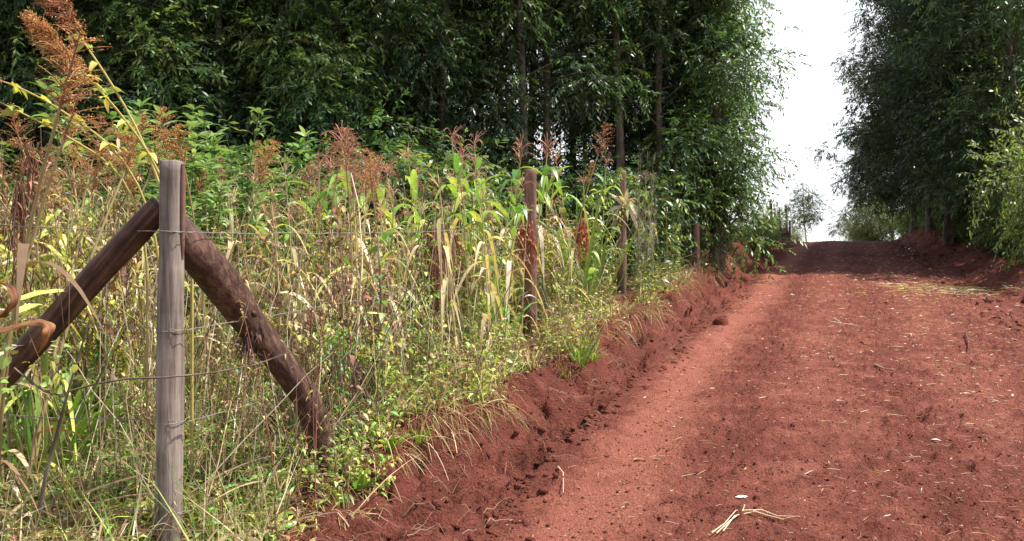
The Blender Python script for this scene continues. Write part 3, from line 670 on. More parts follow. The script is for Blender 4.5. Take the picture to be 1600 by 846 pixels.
for i in range(5):
    px = 790+i*62+ru(-8, 8); Y = ru(21, 27)
    scat(place_tree(TREES[3], px, Y, sc=ru(.9, 1.1)), 'slender trunks at the thin end of the wood', 'tree', px, Y)
tagp(place_tree(ROADTREE, 1114, 15.6, 1.0), 'tall dark tree at the road edge, its trunk clothed in leaves to the bank', 'tree')
tagp(place_tree(ROADTREE, 1072, 17.2, 3.0, .98), 'tall dark tree just behind the one at the road edge', 'tree')
tagp(place_tree(TREES[2], 1062, 22.5, 2.0, .8), 'lighter green tree seen behind the two roadside trees', 'tree')
for i in range(26):
    px = -60+i*42+ru(-15, 15); Y = ru(10.2, 11.6) if px < 700 else ru(13.2, 14.8)
    scat(spawn(BUSH_D[i % 2], G(px, Y), ru(0, 6.28), ru(.75, 1.25)), 'dark shrubs at the foot of the wood', 'shrub', px, Y)
for i in range(26):
    px = -40+i*41+ru(-15, 15); Y = ru(14, 19)
    if 740 < px < 1030 and i % 2: continue
    scat(spawn(BUSH_D[i % 2], G(px, Y), ru(0, 6.28), ru(1.2, 2.2) if px < 740 else ru(1.1, 1.7)), 'tall understorey shrubs inside the wood', 'shrub', px, Y)
for px, pyt, Y in [(225, 150, 7.8), (280, 165, 6.8), (385, 160, 8.0), (470, 225, 8.6), (262, 115, 7.6), (300, 125, 7.9), (352, 150, 7.3), (395, 190, 7.6), (330, 235, 6.6), (420, 215, 8.4), (150, 60, 8.6), (185, 100, 8.2), (440, 250, 7.4)]:
    p = G(px, Y); H = EYE+(CY-pyt)/F*Y-p[2]
    scat(spawn(WHORL[rng.integers(2)], p, ru(0, 6.28), H/2.0), 'pale green leafy shrubs in front of the wood', 'shrub', px, Y)

# ================================================================== RIGHT SIDE
for i, (px, Y, k, sc, lab) in enumerate([
    (1480, 23.5, 0, 1.0, 'large grey-green tree over the earth berm, nearest of the right-hand row'),
    (1455, 28, 0, 1.05, 'tall grey-green tree leaning over the shaded stretch of road'),
    (1428, 33.5, 0, 1.0, 'grey-green tree standing where the berm meets the crest'),
    (1392, 54, 0, .95, 'pale grey-green tree behind the yellow-green bush at the crest'),
    (1352, 60, 1, 1.0, 'pale grey-green tree furthest along the right side, beyond the crest'),
    (1556, 21, 0, .9, 'dark tree right of the large grey-green tree by the berm'),
    (1580, 18.5, 1, .95, 'shorter tree rising above the right-hand roadside bush')]):
    tagp(place_tree(GREYTREE[k], px, Y, sc=sc), lab, 'tree', 'trees along the right side of the road')
for i, (px, Y) in enumerate([(1560, 24), (1520, 30), (1480, 36), (1620, 26), (1570, 32), (1660, 21), (1610, 36), (1470, 42)]):
    scat(place_tree(TREES[[0, 1][i % 2]], px, Y, sc=1.0), 'dark trees behind the right-hand row', 'tree', px, Y)
def bush(k, px, Y, H, label, rz=None, w=1.0):
    o = spawn(k, G(px, Y), ru(0, 6.28), 1.0); s = H/2.0; o.scale = (s*w, s*w, s); return tagp(o, label, 'bush')
bush(BUSH_L[0], 1640, 14.2, 3.5, 'tall bright green bush at the right edge of the road', w=.62)
bush(BUSH_L[0], 1680, 15.5, 4.4, 'taller bright green bush behind the one at the right road edge', w=.55)
bush(BUSH_L[0], 1592, 17.5, 3.0, 'bright green bush in the shade left of the tall right-hand bushes', w=.5)
bush(BUSH_L[1], 1366, 41, 2.9, 'round yellow-green bush at the crest of the road', w=1.1)
bush(BUSH_L[1], 1340, 43, 2.1, 'small yellow-green bush left of the round one at the crest', w=.8)
bush(BUSH_L[0], 1425, 37.5, 2.6, 'bright green bush half shaded behind the berm top', w=.9)
for i, (px, Y) in enumerate([(CX+F*(K+u/Y), Y) for u, Y in [(4.3, 21), (4.4, 19), (4.5, 17), (4.2, 26), (4.1, 30), (5.2, 22), (5.0, 25), (5.3, 19), (4.0, 34), (3.9, 24), (3.9, 28), (3.8, 32), (5.2, 29)]]):
    scat(spawn(BUSH_D[i % 2], G(px, Y), ru(0, 6.28), ru(.8, 1.2)), 'dark shrubs under the right-hand trees', 'shrub', px, Y)
tagp(spawn(FARTREE, A([22.0, 60.0, 2.6]), 1.0, 1.0), 'small lone tree against the white sky beyond the crest', 'tree')
bush(BUSH_L[0], 1182, 22.5, 1.25, 'bright green bush on the bank beyond the roadside tree', w=1.2)
bush(BUSH_L[1], 1193, 26, 1.2, 'yellowish bush on the bank between the brighter bush and the far posts', w=1.2)
bush(BUSH_L[1], 1203, 29, 1.0, 'yellow-green bush on the bank nearest the far fence posts', w=1.2)
bush(BUSH_L[1], 1242, 39, .9, 'low yellow-green bush at the left end of the crest', w=1.2)

# ================================================================== CROPS AND WEEDS
def put(kinds, px, pyt, Y, kind, cat, w=1.0, tilt=.06, H0=None):
    k = kinds[rng.integers(len(kinds))]; p = G(px, Y); H = EYE+(CY-pyt)/F*Y-p[2]
    s = H/k['H']
    o = spawn(k, p, ru(0, 6.28), 1.0, (ru(-tilt, tilt), ru(-tilt, tilt))); o.scale = (s*w, s*w, s)
    return scat(o, kind, cat, px, Y)
for px, pyt, Y in [(575, 185, 6.2), (685, 212, 7.0), (735, 190, 7.3), (766, 225, 7.6), (832, 208, 8.6), (800, 232, 8.3), (850, 260, 8.9), (640, 280, 7.4), (705, 265, 7.9), (780, 270, 7.0), (610, 290, 6.6), (748, 275, 6.9), (1020, 275, 12.5), (665, 225, 7.6), (715, 230, 7.9), (790, 215, 8.6), (855, 225, 9.2), (895, 235, 9.4), (935, 240, 10.2), (620, 250, 7.2), (540, 215, 7.0), (500, 240, 6.8), (760, 205, 8.4)]:
    put(MAIZE_G, px, pyt-14, Y, 'green and yellow maize plants with reddish tassels', 'maize plant', .95)
for px, pyt, Y in [(460, 235, 6.4), (545, 270, 6.0), (590, 265, 6.8), (660, 300, 6.4), (720, 300, 7.2), (815, 300, 7.8), (40, 300, 4.6), (130, 330, 5.2), (205, 300, 6.0), (500, 300, 6.6), (760, 310, 7.8), (845, 320, 8.4), (880, 300, 9.2), (420, 290, 7.0)]:
    put(MAIZE_D, px, pyt, Y, 'dry straw-coloured maize plants', 'maize plant', .9, .1)
for px, pyt, Y in [(490, 205, 5.4), (510, 200, 5.6), (540, 185, 5.5), (525, 215, 5.9), (480, 240, 5.8), (875, 185, 8.6), (55, 205, 4.3), (555, 230, 5.2), (1043, 290, 12.6)]:
    put(SORG_R, px, pyt, Y, 'sorghum plants with loose red-brown seed heads', 'sorghum plant', 1.2)
for px, pyt, Y in [(100, 140, 4.4), (135, 150, 4.6), (292, 178, 4.8), (330, 205, 5.0), (240, 190, 5.2), (598, 230, 5.6), (20, 190, 4.0), (60, 210, 4.8), (140, 200, 5.4), (310, 200, 5.5), (640, 255, 6.4), (10, 120, 4.6)]:
    put(SORG_T, px, pyt, Y, 'sorghum plants with tan seed heads', 'sorghum plant', 1.2)
for px, pyt, Y in [(735, 210, 7.0), (765, 235, 8.0), (690, 300, 7.2), (960, 250, 10.4), (930, 265, 10.0), (945, 290, 9.6), (905, 290, 9.8), (1000, 300, 11.4), (1050, 300, 13.0), (1060, 340, 12.6), (660, 330, 6.8), (600, 330, 6.2)]:
    put(WEED_G, px, pyt, Y, 'tall leafy green weeds rising among the crops', 'weed', .8)
for px, pyt, Y, k in [(905, 190, 9.2, 0), (930, 215, 9.6, 0), (775, 300, 7.0, 1), (85, 320, 4.2, 1), (70, 350, 4.0, 1)]:
    kk = NAPIER[k]; p = G(px, Y); H = EYE+(CY-pyt)/F*Y-p[2]
    scat(single(kk, p, ru(0, 6.28), H/kk['H']), 'clumps of tall upright green grass', 'grass clump', px, Y)
for px, pyt, Y, k in [(992, 215, 11.0, 0), (1000, 250, 11.4, 0), (850, 300, 8.8, 1), (868, 310, 9.0, 1), (1015, 290, 11.8, 0)]:
    kk = PLUME[k]; p = G(px, Y); H = EYE+(CY-pyt)/F*Y-p[2]
    scat(spawn(kk, p, ru(0, 6.28), H/1.6), 'weeds with grey-brown feathery seed plumes', 'weed', px, Y)

for px, pyt, Y in [(-6, 20, 3.5), (22, 90, 3.7), (-25, 70, 3.4), (40, 170, 3.9), (75, 215, 4.1), (110, 120, 4.9), (165, 165, 5.0), (60, 130, 4.6), (205, 215, 5.0), (10, 235, 3.7), (150, 235, 4.6), (90, 180, 5.3), (325, 190, 5.3), (280, 165, 5.4)]:
    put([SORG_T[0], SORG_T[2]], px, pyt, Y, 'tall dry sorghum plants crowding the left edge of the field', 'sorghum plant', 1.3, .07)
# near leaning sorghum at the upper left, stems arching out of the weeds behind the post
def lean_sorghum(ctrl, headL, wid, col, label):
    c = A([P(*q) for q in ctrl]); base = c[0].copy(); base[2] = gz(base[0], base[1])
    t = np.linspace(0, 1, len(c)); tt = np.linspace(0, 1, 14)
    pts = np.stack([np.interp(tt, t, c[:, j]) for j in range(3)], -1)
    pad = np.pad(pts, ((2, 2), (0, 0)), 'reflect', reflect_type='odd'); pts = np.stack([np.convolve(pad[:, j], np.ones(5)/5, 'valid') for j in range(3)], -1)
    pts = np.concatenate([base[None]-A([0, 0, .05]), pts])-base
    sb, lb, pb = MB(), MB(), MB()
    sb.tubes(pts, np.linspace(.008, .004, len(pts)), (.36, .30, .09), 6)
    for j in (6, 8, 10, 12, 13):
        n = 2; a = ru(0, 6.28, n)
        lb.blades(np.repeat(pts[j][None], n, 0), np.stack([np.cos(a), np.sin(a), ru(-.3, .6, n)], -1), ru(.05, .09, n), ru(.03, .045, n), ru(.3, 1, n), A([[YG, YL, (.45, .42, .10)][z] for z in rng.integers(3, size=n)]), 3, 'ovate', .3, .6)
    if headL: panicle(pb, pts[-1], pts[-1]-pts[-3], headL, wid, col, 170, 1.25)
    o = empty('sorghum_plant', base)
    mobj('stalk', sb.mesh('stalk', M_STEM, True), o); mobj('foliage', lb.mesh('foliage', M_LEAF), o)
    if headL: mobj('seed_head', pb.mesh('seed_head', M_DRY), o)
    return tagp(o, label, 'sorghum plant', 'leaning sorghum at the upper left')
OC = (.52, .28, .13)
lean_sorghum([(300, 420, 3.9), (262, 285, 3.8), (205, 195, 3.7), (150, 135, 3.6), (128, 112, 3.55)], .32, .060, OC, 'leaning sorghum with a dense orange head, lower of the two big heads')
lean_sorghum([(285, 400, 4.1), (240, 250, 4.0), (185, 145, 3.9), (140, 80, 3.85), (120, 50, 3.8)], .40, .070, (.45, .22, .13), 'leaning sorghum with the highest red-brown head at the upper left')
lean_sorghum([(250, 420, 4.3), (225, 265, 4.2), (120, 185, 4.0), (40, 140, 3.9), (5, 128, 3.85)], .22, .08, OC, 'leaning sorghum stem reaching left edge below the big orange heads')
lean_sorghum([(230, 420, 4.3), (215, 285, 4.2), (130, 225, 4.0), (40, 180, 3.9), (0, 160, 3.85)], .2, .08, OC, 'lowest of the long sorghum stems leaning left behind the corner post')

for px, pyt, Y in [(438, 430, 3.78), (462, 470, 3.72), (492, 440, 3.8), (478, 520, 3.7), (530, 430, 3.95), (560, 470, 4.1), (150, 480, 3.5), (205, 520, 3.55), (340, 560, 3.55)]:
    put(WEED_S, px, pyt, Y, 'thin bare stalks rising before the two brace logs', 'dry weed', .8, .16)
# random weeds between fence and wood
def scatter(n, kinds, hlo, hhi, yr, kind, cat, w=1.0, pxr=(-60, 1110), tilt=.12, umax=-2.62, cond=None):
    c = 0
    for _ in range(n*30):
        if c >= n: break
        Y = ru(*yr); px = ru(*pxr); x = (px-CX)/F*Y
        if x-K*Y > umax: continue
        if (abs(px-829) < 36 and Y < 8.15) or (abs(px-972) < 28 and Y < 11.3) or (abs(px-908) < 20 and Y < 8.9) or (abs(px-688) < 30 and Y < 6.8) or (300 < px < 520 and Y < 4.4): continue
        if 255 < px < 420 and Y < 6.0 and ru(0, 1) < .7: continue
        k = kinds[rng.integers(len(kinds))]; H = ru(hlo, hhi); s = H/k['H']
        o = spawn(k, A([x, Y, gz(x, Y)]), ru(0, 6.28), 1.0, (ru(-tilt, tilt), ru(-tilt, tilt))); o.scale = (s*w, s*w, s)
        scat(o, kind, cat, px, Y); c += 1
scatter(50, WEED_G, .35, .8, (4.2, 6.2), 'low leafy green weeds', 'weed', 1.1)
scatter(70, WEED_Y, .35, .85, (4.2, 6.2), 'low yellowing leafy weeds', 'weed', 1.1)
scatter(85, WEED_G, .6, 1.25, (6.0, 10.5), 'leafy green weeds', 'weed', 1.0)
scatter(110, WEED_Y, .6, 1.25, (6.0, 10.5), 'yellowing leafy weeds', 'weed', 1.0)
scatter(95, WEED_D, .8, 1.5, (4.2, 10.5), 'dry brown weeds', 'dry weed', .8)
scatter(95, WEED_S, 1.0, 1.75, (4.2, 9.5), 'thin dry weed stems with few leaves', 'dry weed', .8)
scatter(20, WEED_D, 1.2, 1.9, (4.2, 6.5), 'tall dry brown weed stems', 'dry weed', .7, (-60, 215))
scatter(22, WEED_Y, 1.0, 1.7, (4.4, 7.0), 'tall yellowing weeds', 'weed', .75, (-60, 215))
scatter(30, SORG_R+SORG_T, 1.25, 1.9, (5.5, 10.0), 'short sorghum plants with drying heads', 'sorghum plant', 1.0)
scatter(48, MAIZE_D, 1.1, 1.7, (4.8, 9.5), 'short withered maize plants', 'maize plant', 1.0)
scatter(40, MAIZE_G, 1.25, 1.8, (5.5, 10.0), 'half green maize plants among the weeds', 'maize plant', 1.0, (380, 1110))
scatter(70, WEED_D+WEED_Y, .25, .6, (3.9, 14), 'knee-high weeds on the bank beside the fence', 'weed', 1.2, (300, 1110), umax=-2.15)
# right verge weeds
for i in range(9):
    Y = ru(12, 26); u = ru(2.9, 4.2); x = u+K*Y; px = CX+F*x/Y
    scat(spawn(WEED_D[i % 3], A([x, Y, gz(x, Y)]), ru(0, 6.28), ru(.3, .6)), 'small dry weeds on the right-hand earth berm', 'dry weed', px, Y)

# tufts along the bank's lip
def tuft_at(kinds, px, Y, sc, label=None, kind=None, cat='grass tuft', dz=0):
    k = kinds[rng.integers(len(kinds))]; o = single(k, G(px, Y)+A([0, 0, dz]), ru(0, 6.28), sc)
    if label: tagp(o, label, cat)
    else: scat(o, kind, cat, px, Y)
    return o
tuft_at(TUFT_G, 905, 6.75, 1.15, 'bright green grass tuft on the bank lip below the second post'); tuft_at(TUFT_G, 925, 6.9, .8, 'small bright green tuft hanging over the bank beside the larger tuft')
tuft_at(SEEDL, 520, 4.15, 1.1, 'broad-leaved green maize seedling at the foot of the crooked brace', cat='seedling'); tuft_at(SEEDL, 562, 4.05, 1.0, 'green maize seedling right of the broad-leaved one near the bank', cat='seedling')
tuft_at(SEEDL, 610, 4.4, .9, 'arching green maize seedling on the bank lip', cat='seedling'); tuft_at(SEEDL, 210, 3.7, 1.2, 'green maize seedling left of the corner post foot', cat='seedling')
tuft_at(TUFT_G, 655, 4.55, .6, 'low yellow-green tuft at the bank lip left of bare soil')
for px, Y, s in [(160, 3.25, .6), (300, 3.2, .55), (350, 3.25, .5), (105, 3.2, .5), (230, 3.3, .5), (40, 3.3, .6), (330, 3.5, .6)]:
    tuft_at(TUFT_G, px, Y, s, kind='low green tufts at the foot of the corner post')
for i in range(60):
    Y = float(np.exp(ru(math.log(3.6), math.log(17)))); x = float(lip(np.array([Y]))[0])+ru(-.28, .05)+K*Y; px = CX+F*x/Y
    o = single(TUFT_D[i % 2], A([x, Y, gz(x, Y)-.01]), ru(0, 6.28), ru(.6, 1.1)*(1 if Y < 9 else 1.25)); scat(o, 'dry grass tufts along the bank lip', 'grass tuft', px, Y)
for i in range(26):
    Y = float(np.exp(ru(math.log(4), math.log(16)))); x = float(lip(np.array([Y]))[0])+ru(-.5, -.05)+K*Y; px = CX+F*x/Y
    o = single(TUFT_G[i % 2], A([x, Y, gz(x, Y)-.01]), ru(0, 6.28), ru(.4, .8)); scat(o, 'green grass tufts along the bank lip', 'grass tuft', px, Y)

# ---- stuff: ground cover nobody could count
def field_pts(n, ylo, yhi, pxr=(-120, 1130), edge=0.0):
    Y = np.exp(ru(math.log(ylo), math.log(yhi), n)); px = ru(pxr[0], pxr[1], n); x = (px-CX)/F*Y
    ok = ((x-K*Y) < lip(Y)+edge+.12*vnoise(Y*3, x*3, 19)) & ~((np.abs(px-265) < 45) & (Y < 3.5)) & ~((px > 440) & (px < 530) & (Y < 3.9)) & ~((np.abs(px-829) < 24) & (Y > 6.4) & (Y < 8.1)) & ~((np.abs(px-972) < 20) & (Y > 9.0) & (Y < 11.2))
    x, Y = x[ok], Y[ok]; return np.stack([x, Y, height(x, Y)], -1)
def cover(name, n, yr, hr, pal, LL, LW, per, mat, prof='ovate', pxr=(-120, 1130), edge=0.0):
    p = field_pts(n, *yr, pxr=pxr, edge=edge); m = len(p); mb = MB()
    hh = ru(*hr, m)*np.clip((p[:, 1]-2.6)/3.0, .35, 1.25)*(.6+.5*(.5+.5*vnoise(p[:, 0]*.9, p[:, 1]*.9, 201)))
    pc = A(pal)[np.clip(((.5+.5*fbm(p[:, 0]*.8, p[:, 1]*.8, 211, 2))*len(pal)+rng.normal(size=m)*.9).astype(int), 0, len(pal)-1)]
    b = np.repeat(p, per, 0); b[:, :2] += rng.normal(size=(m*per, 2))*.07; b[:, 2] += np.repeat(hh, per)*ru(.05, 1, m*per)
    d = rng.normal(size=(m*per, 3)); d[:, 2] = np.abs(d[:, 2])*.5
    mb.blades(b, d, LL*ru(.6, 1.3, m*per), LW*ru(.6, 1.3, m*per), ru(.1, .8, m*per), np.repeat(pc, per, 0)*ru(.75, 1.25, (m*per, 1)), 2, prof, 0, .7)
    st = p.copy(); en = p+np.stack([rng.normal(size=m)*.06, rng.normal(size=m)*.06, hh], -1)
    mb.tubes(np.stack([st, (st+en)/2+rng.normal(size=p.shape)*.015, en], 1), A([.0022, .0018, .001]), A((.26, .20, .10))*ru(.6, 1.4, (m, 1)), 3)
    return tagp(mobj(name, mb.mesh(name, mat)), kind='stuff')
cover('low_ground_cover', 8500, (3.0, 12.0), (.10, .48), [GR, (.26, .36, .08), YG, (.40, .40, .12), YG, TAN, (.19, .29, .06)], .05, .026, 8, M_LEAF)
cover('dry_ground_cover', 9000, (3.0, 12.0), (.15, .6), [TAN, BRN, (.36, .27, .15), RED, BRN, GR], .06, .018, 5, M_DRY, 'lance')
cover('understorey_leaves', 4500, (10.0, 22.0), (.2, .9), [DK, MD, (.06, .12, .03), DK], .10, .045, 7, M_LEAF)
# thin grass blades and fallen straw
mb = MB(); p = field_pts(15000, 3.0, 11, edge=.06); n = len(p)
d = np.stack([rng.normal(size=n)*.45, rng.normal(size=n)*.45, np.ones(n)], -1)
pal = A([YG, TAN, STRAW, GR, (.34, .30, .12), BRN])
mb.blades(p, d, ru(.15, .6, n), ru(.003, .008, n), ru(.0, .7, n), pal[rng.integers(len(pal), size=n)]*ru(.75, 1.25, (n, 1)), 4, 'grass', 0, 1)
tagp(mobj('meadow_grass', mb.mesh('meadow_grass', M_DRY)), kind='stuff')
mb = MB(); p = field_pts(520, 2.9, 4.6, (-100, 560), .0); n = len(p); p[:, 2] += ru(.0, .2, n)
d = np.stack([rng.normal(size=n), rng.normal(size=n)*.6, rng.normal(size=n)*.25+.15], -1)
mb.blades(p, d, ru(.2, .6, n), ru(.004, .014, n), ru(.0, .35, n), A([(.34, .26, .14), (.28, .20, .12), (.22, .15, .09), (.16, .10, .06)])[rng.integers(4, size=n)]*ru(.7, 1.2, (n, 1)), 5, 'grass', 0, 1, twist=.6)
tagp(mobj('fallen_straw', mb.mesh('fallen_straw', M_DRY)), kind='stuff')
# long dry stalks leaning across each other
mb = MB(); p = field_pts(1500, 3.6, 10, (-80, 1000), -.15); n = len(p)
a = ru(0, 6.28, n); tl = ru(.0, .9, n)**1.6; L = ru(.5, 1.5, n); t = np.linspace(0, 1, 6)[None, :, None]
d = nrm(np.stack([np.cos(a)*tl, np.sin(a)*tl, np.ones(n)], -1))
pts = p[:, None]+d[:, None]*L[:, None, None]*t; pts[..., 2] -= (L*.12)[:, None]*t[..., 0]**2; pts += rng.normal(size=pts.shape)*.012
mb.tubes(pts, np.linspace(.0035, .0015, 6), A([TAN, BRN, (.36, .24, .14), STRAW, (.2, .13, .09)])[rng.integers(5, size=n)]*ru(.7, 1.2, (n, 1)), 4)
tagp(mobj('tangled_dry_stalks', mb.mesh('tangled_dry_stalks', M_STEM)), kind='stuff')
# grass and roots hanging over the bank
mb = MB(); n = 5000; Y = np.exp(ru(math.log(3.3), math.log(18), n)); x = lip(Y)+ru(-.25, .16, n)+K*Y; z = height(x, Y)
p = np.stack([x, Y, z-.01], -1); d = np.stack([ru(-.3, 1.2, n), -.15+rng.normal(size=n)*.8, ru(-.4, .9, n)], -1)
keep = vnoise(Y*1.6, Y*0, 33)+.3*vnoise(Y*7, Y*0, 34) > -.2
mb.blades(p[keep], d[keep], ru(.12, .4, n)[keep], ru(.003, .007, n)[keep], ru(.5, 1.5, n)[keep], (A([TAN, (.30, .22, .11), (.34, .27, .12), (.24, .26, .07), (.30, .16, .09)])[rng.integers(5, size=n)]*ru(.7, 1.2, (n, 1)))[keep], 5, 'grass', 0, 1)
tagp(mobj('hanging_grass', mb.mesh('hanging_grass', M_DRY)), kind='stuff')
mb = MB(); n = 240; Y = np.exp(ru(math.log(3.2), math.log(12), n)); s = ru(.1, .95, n); x = lip(Y)*(1-s)+foot(Y)*s+K*Y; z = height(x, Y)
t = np.linspace(0, 1, 7); L = ru(.06, .28, n)
px_ = x[:, None]+L[:, None]*.75*t[None]; py_ = Y[:, None]+(rng.normal(size=n)*.09)[:, None]*t[None]
pz_ = height(px_.ravel(), py_.ravel()).reshape(px_.shape)+.010+.02*np.sin(t*3)[None]
pts = np.stack([px_, py_, pz_], -1)+rng.normal(size=(n, 7, 3))*.003
mb.tubes(pts, np.linspace(.0026, .0009, 7), A([(.34, .19, .12), (.26, .11, .07), (.38, .26, .16), (.22, .10, .06)])[rng.integers(4, size=n)], 3)
tagp(mobj('bank_roots', mb.mesh('bank_roots', M_STEM)), kind='stuff')

# soil clods, straw bits and fallen leaves on the road
def clods(n, usel, smin, smax, yr, mat, name):
    Y = np.exp(ru(math.log(yr[0]), math.log(yr[1]), n)); u = usel(n, Y); x = u+K*Y; z = height(x, Y)
    lat = np.array([[0, 0, 1], [1, 0, .35], [.3, .95, .35], [-.8, .6, .35], [-.8, -.6, .35], [.3, -.95, .35], [1, .1, -.5], [.3, .95, -.5], [-.8, .6, -.5], [-.8, -.6, -.5], [.3, -.95, -.5]])
    sz = smin*(smax/smin)**(ru(0, 1, n)**3.0)
    v = lat[None]*ru(.65, 1.3, (n, 11, 1))*sz[:, None, None]*np.stack([ru(.8, 1.4, n), ru(.8, 1.4, n), ru(.5, .9, n)], -1)[:, None]
    a = ru(0, 6.28, n); c, s = np.cos(a)[:, None], np.sin(a)[:, None]
    v = np.stack([v[..., 0]*c-v[..., 1]*s, v[..., 0]*s+v[..., 1]*c, v[..., 2]], -1)+np.stack([x, Y, z+sz*.2], -1)[:, None]
    f = []
    for k in range(5):
        k2 = (k+1) % 5; f.append((0, 1+k, 1+k2, 1+k2)); f.append((1+k, 6+k, 6+k2, 1+k2))
    quads = [q for q in f if len(set(q)) == 4]; tris = [q for q in f if len(set(q)) == 3]
    V = v.reshape(-1, 3); off = (np.arange(n)*11)[:, None, None]
    Q = (A(quads)[None]+off).reshape(-1, 4); T = (A([t[:3] for t in tris])[None]+off).reshape(-1, 3)
    me = bpy.data.meshes.new(name); me.vertices.add(len(V)); me.vertices.foreach_set('co', V.astype(np.float32).ravel())
    li = np.concatenate([Q.ravel(), T.ravel()]).astype(np.int32); me.loops.add(len(li)); me.loops.foreach_set('vertex_index', li)
    me.polygons.add(len(Q)+len(T)); ls = np.concatenate([np.arange(len(Q))*4, len(Q)*4+np.arange(len(T))*3]).astype(np.int32); me.polygons.foreach_set('loop_start', ls)
    me.polygons.foreach_set('loop_total', np.concatenate([np.full(len(Q), 4), np.full(len(T), 3)]).astype(np.int32)); me.update(calc_edges=True); me.materials.append(mat)
    return tagp(mobj(name, me), kind='stuff')
clods(30000, lambda n, Y: np.where(ru(0, 1, n) < .45, ru(-1.5, 2.4, n), np.where(ru(0, 1, n) < .5, rng.normal(-.7, .35, n), rng.normal(.6, .6, n))), .0018, .010, (2.6, 26), M_ROAD, 'road_crumbs')
clods(2600, lambda n, Y: foot(Y)+np.abs(rng.normal(0, .12, n))-.1, .003, .026, (2.8, 22), M_BANK, 'bank_crumbs')
clods(900, lambda n, Y: lip(Y)*.5+foot(Y)*.5+rng.normal(0, .18, n), .004, .03, (2.8, 18), M_BANK, 'bank_clods')
clods(2200, lambda n, Y: ru(1.9, 3.9, n), .006, .06, (9, 38), M_BANK, 'berm_clods')
mb = MB(); n = 9000; Y = np.exp(ru(math.log(2.6), math.log(30), n)); u = np.where(ru(0, 1, n) < .5, ru(-1.6, 2.5, n), rng.normal(.9, .8, n)); ok = (u > -1.7) & (u < 3); Y, u = Y[ok], u[ok]; n = len(Y); x = u+K*Y
p = np.stack([x, Y, height(x, Y)+.006], -1); a = ru(0, 6.28, n)
mb.blades(p, np.stack([np.cos(a), np.sin(a), ru(.0, .25, n)], -1), .018+.11*ru(0, 1, n)**3.5, ru(.0022, .0045, n)*np.clip(Y/5, 1, 2.2), .1, A([TAN, STRAW, (.45, .26, .17), (.38, .2, .13)])[rng.integers(4, size=n)], 2, 'grass', 0, .8)
tagp(mobj('straw_bits', mb.mesh('straw_bits', M_DRY)), kind='stuff')
mb = MB(); n = 1500; Y = np.exp(ru(math.log(3.2), math.log(34), n)**.6*math.log(34)**.4); u = np.where(ru(0, 1, n) < .4, ru(-1.6, 2.6, n), rng.normal(1.5, .8, n)); ok = (u > -1.7) & (u < 3.6); Y, u = Y[ok], u[ok]; n = len(Y); x = u+K*Y
p = np.stack([x, Y, height(x, Y)+.010], -1); a = ru(0, 6.28, n)
mb.blades(p, np.stack([np.cos(a), np.sin(a), ru(-.05, .3, n)], -1), ru(.03, .08, n)*np.clip(Y/9, .8, 1.5), ru(.010, .024, n)*np.clip(Y/9, .8, 1.5), ru(.0, .4, n), A([(.46, .28, .19), (.52, .38, .27), (.36, .18, .12), (.55, .45, .36)])[rng.integers(4, size=n)], 3, 'lance', .3, .5)
tagp(mobj('leaf_litter', mb.mesh('leaf_litter', M_DRY)), kind='stuff')
# single things lying on the road
def road_pt(px, py):
    Y = 1.55/((py-CY)/F+SL); x = (px-CX)/F*Y; return A([x, Y, gz(x, Y)])
def flat_leaf(name, px, py, L, W, az, col, label, mat=M_DRY, up=.35):
    mb = MB(); mb.blades([(0, 0, .006)], [(math.cos(az), math.sin(az), up)], L, W, up*.9, col, 6, 'lance', .35, .15); o = mobj(name, mb.mesh(name, mat)); o.location = road_pt(px, py); return tagp(o, label, 'leaf')
flat_leaf('dry_leaf', 1149, 781, .085, .03, -.25, (.78, .78, .76), 'curled white leaf just above the pale root on the road', up=.06)
flat_leaf('dry_leaf', 1163, 737, .05, .035, .2, (.60, .50, .18), 'yellow fallen leaf on the road above the white one')
flat_leaf('dry_leaf', 990, 719, .07, .04, .3, (.52, .42, .31), 'pale crumpled leaf on the light wheel track')
flat_leaf('dry_leaf', 1455, 697, .06, .028, -.6, (.62, .57, .52), 'whitish leaf lying alone right of the road centre')
flat_leaf('dry_leaf', 1500, 617, .06, .03, .2, (.66, .60, .52), 'pale leaf near the right edge of the picture road')
def stick(name, px, py, segs, r, col, label, cat):
    c = road_pt(px, py); mb = MB()
    for s in segs:
        q = A([road_pt(*z)-c+A([0, 0, r+.014+.008*ru(0, 1)]) for z in s]); mb.tubes(q, np.linspace(r, r*.5, len(q)), col, 5)
    o = mobj(name, mb.mesh(name, M_DRY, True)); o.location = c; return tagp(o, label, cat)
stick('pale_root', 1168, 805, [[(1112, 845), (1132, 826), (1150, 812), (1166, 806)], [(1120, 843), (1140, 822), (1160, 808), (1164, 800)], [(1130, 840), (1148, 815), (1180, 806)], [(1160, 807), (1190, 808), (1215, 818), (1250, 823)], [(1172, 806), (1200, 815), (1225, 821)]], .0032, STRAW, 'pale forked straw root lying at the front of the road', 'root')
stick('fallen_stick', 1318, 513, [[(1298, 510), (1315, 513), (1340, 516)], [(1303, 506), (1315, 512)]], .012, (.50, .38, .27), 'thick pale stick lying across the middle of the road', 'stick')
stick('fallen_stick', 1380, 582, [[(1366, 574), (1382, 582), (1398, 590)]], .010, (.46, .32, .24), 'slanting pale stick right of the road centre', 'stick')
stick('fallen_stick', 878, 765, [[(872, 738), (880, 752), (880, 782)]], .006, (.5, .36, .25), 'bent pale twig at the foot of the bank', 'stick')
stick('fallen_stick', 1512, 540, [[(1509, 530), (1513, 542), (1513, 553)]], .012, (.12, .05, .04), 'short dark stick standing out on the right of the road', 'stick')
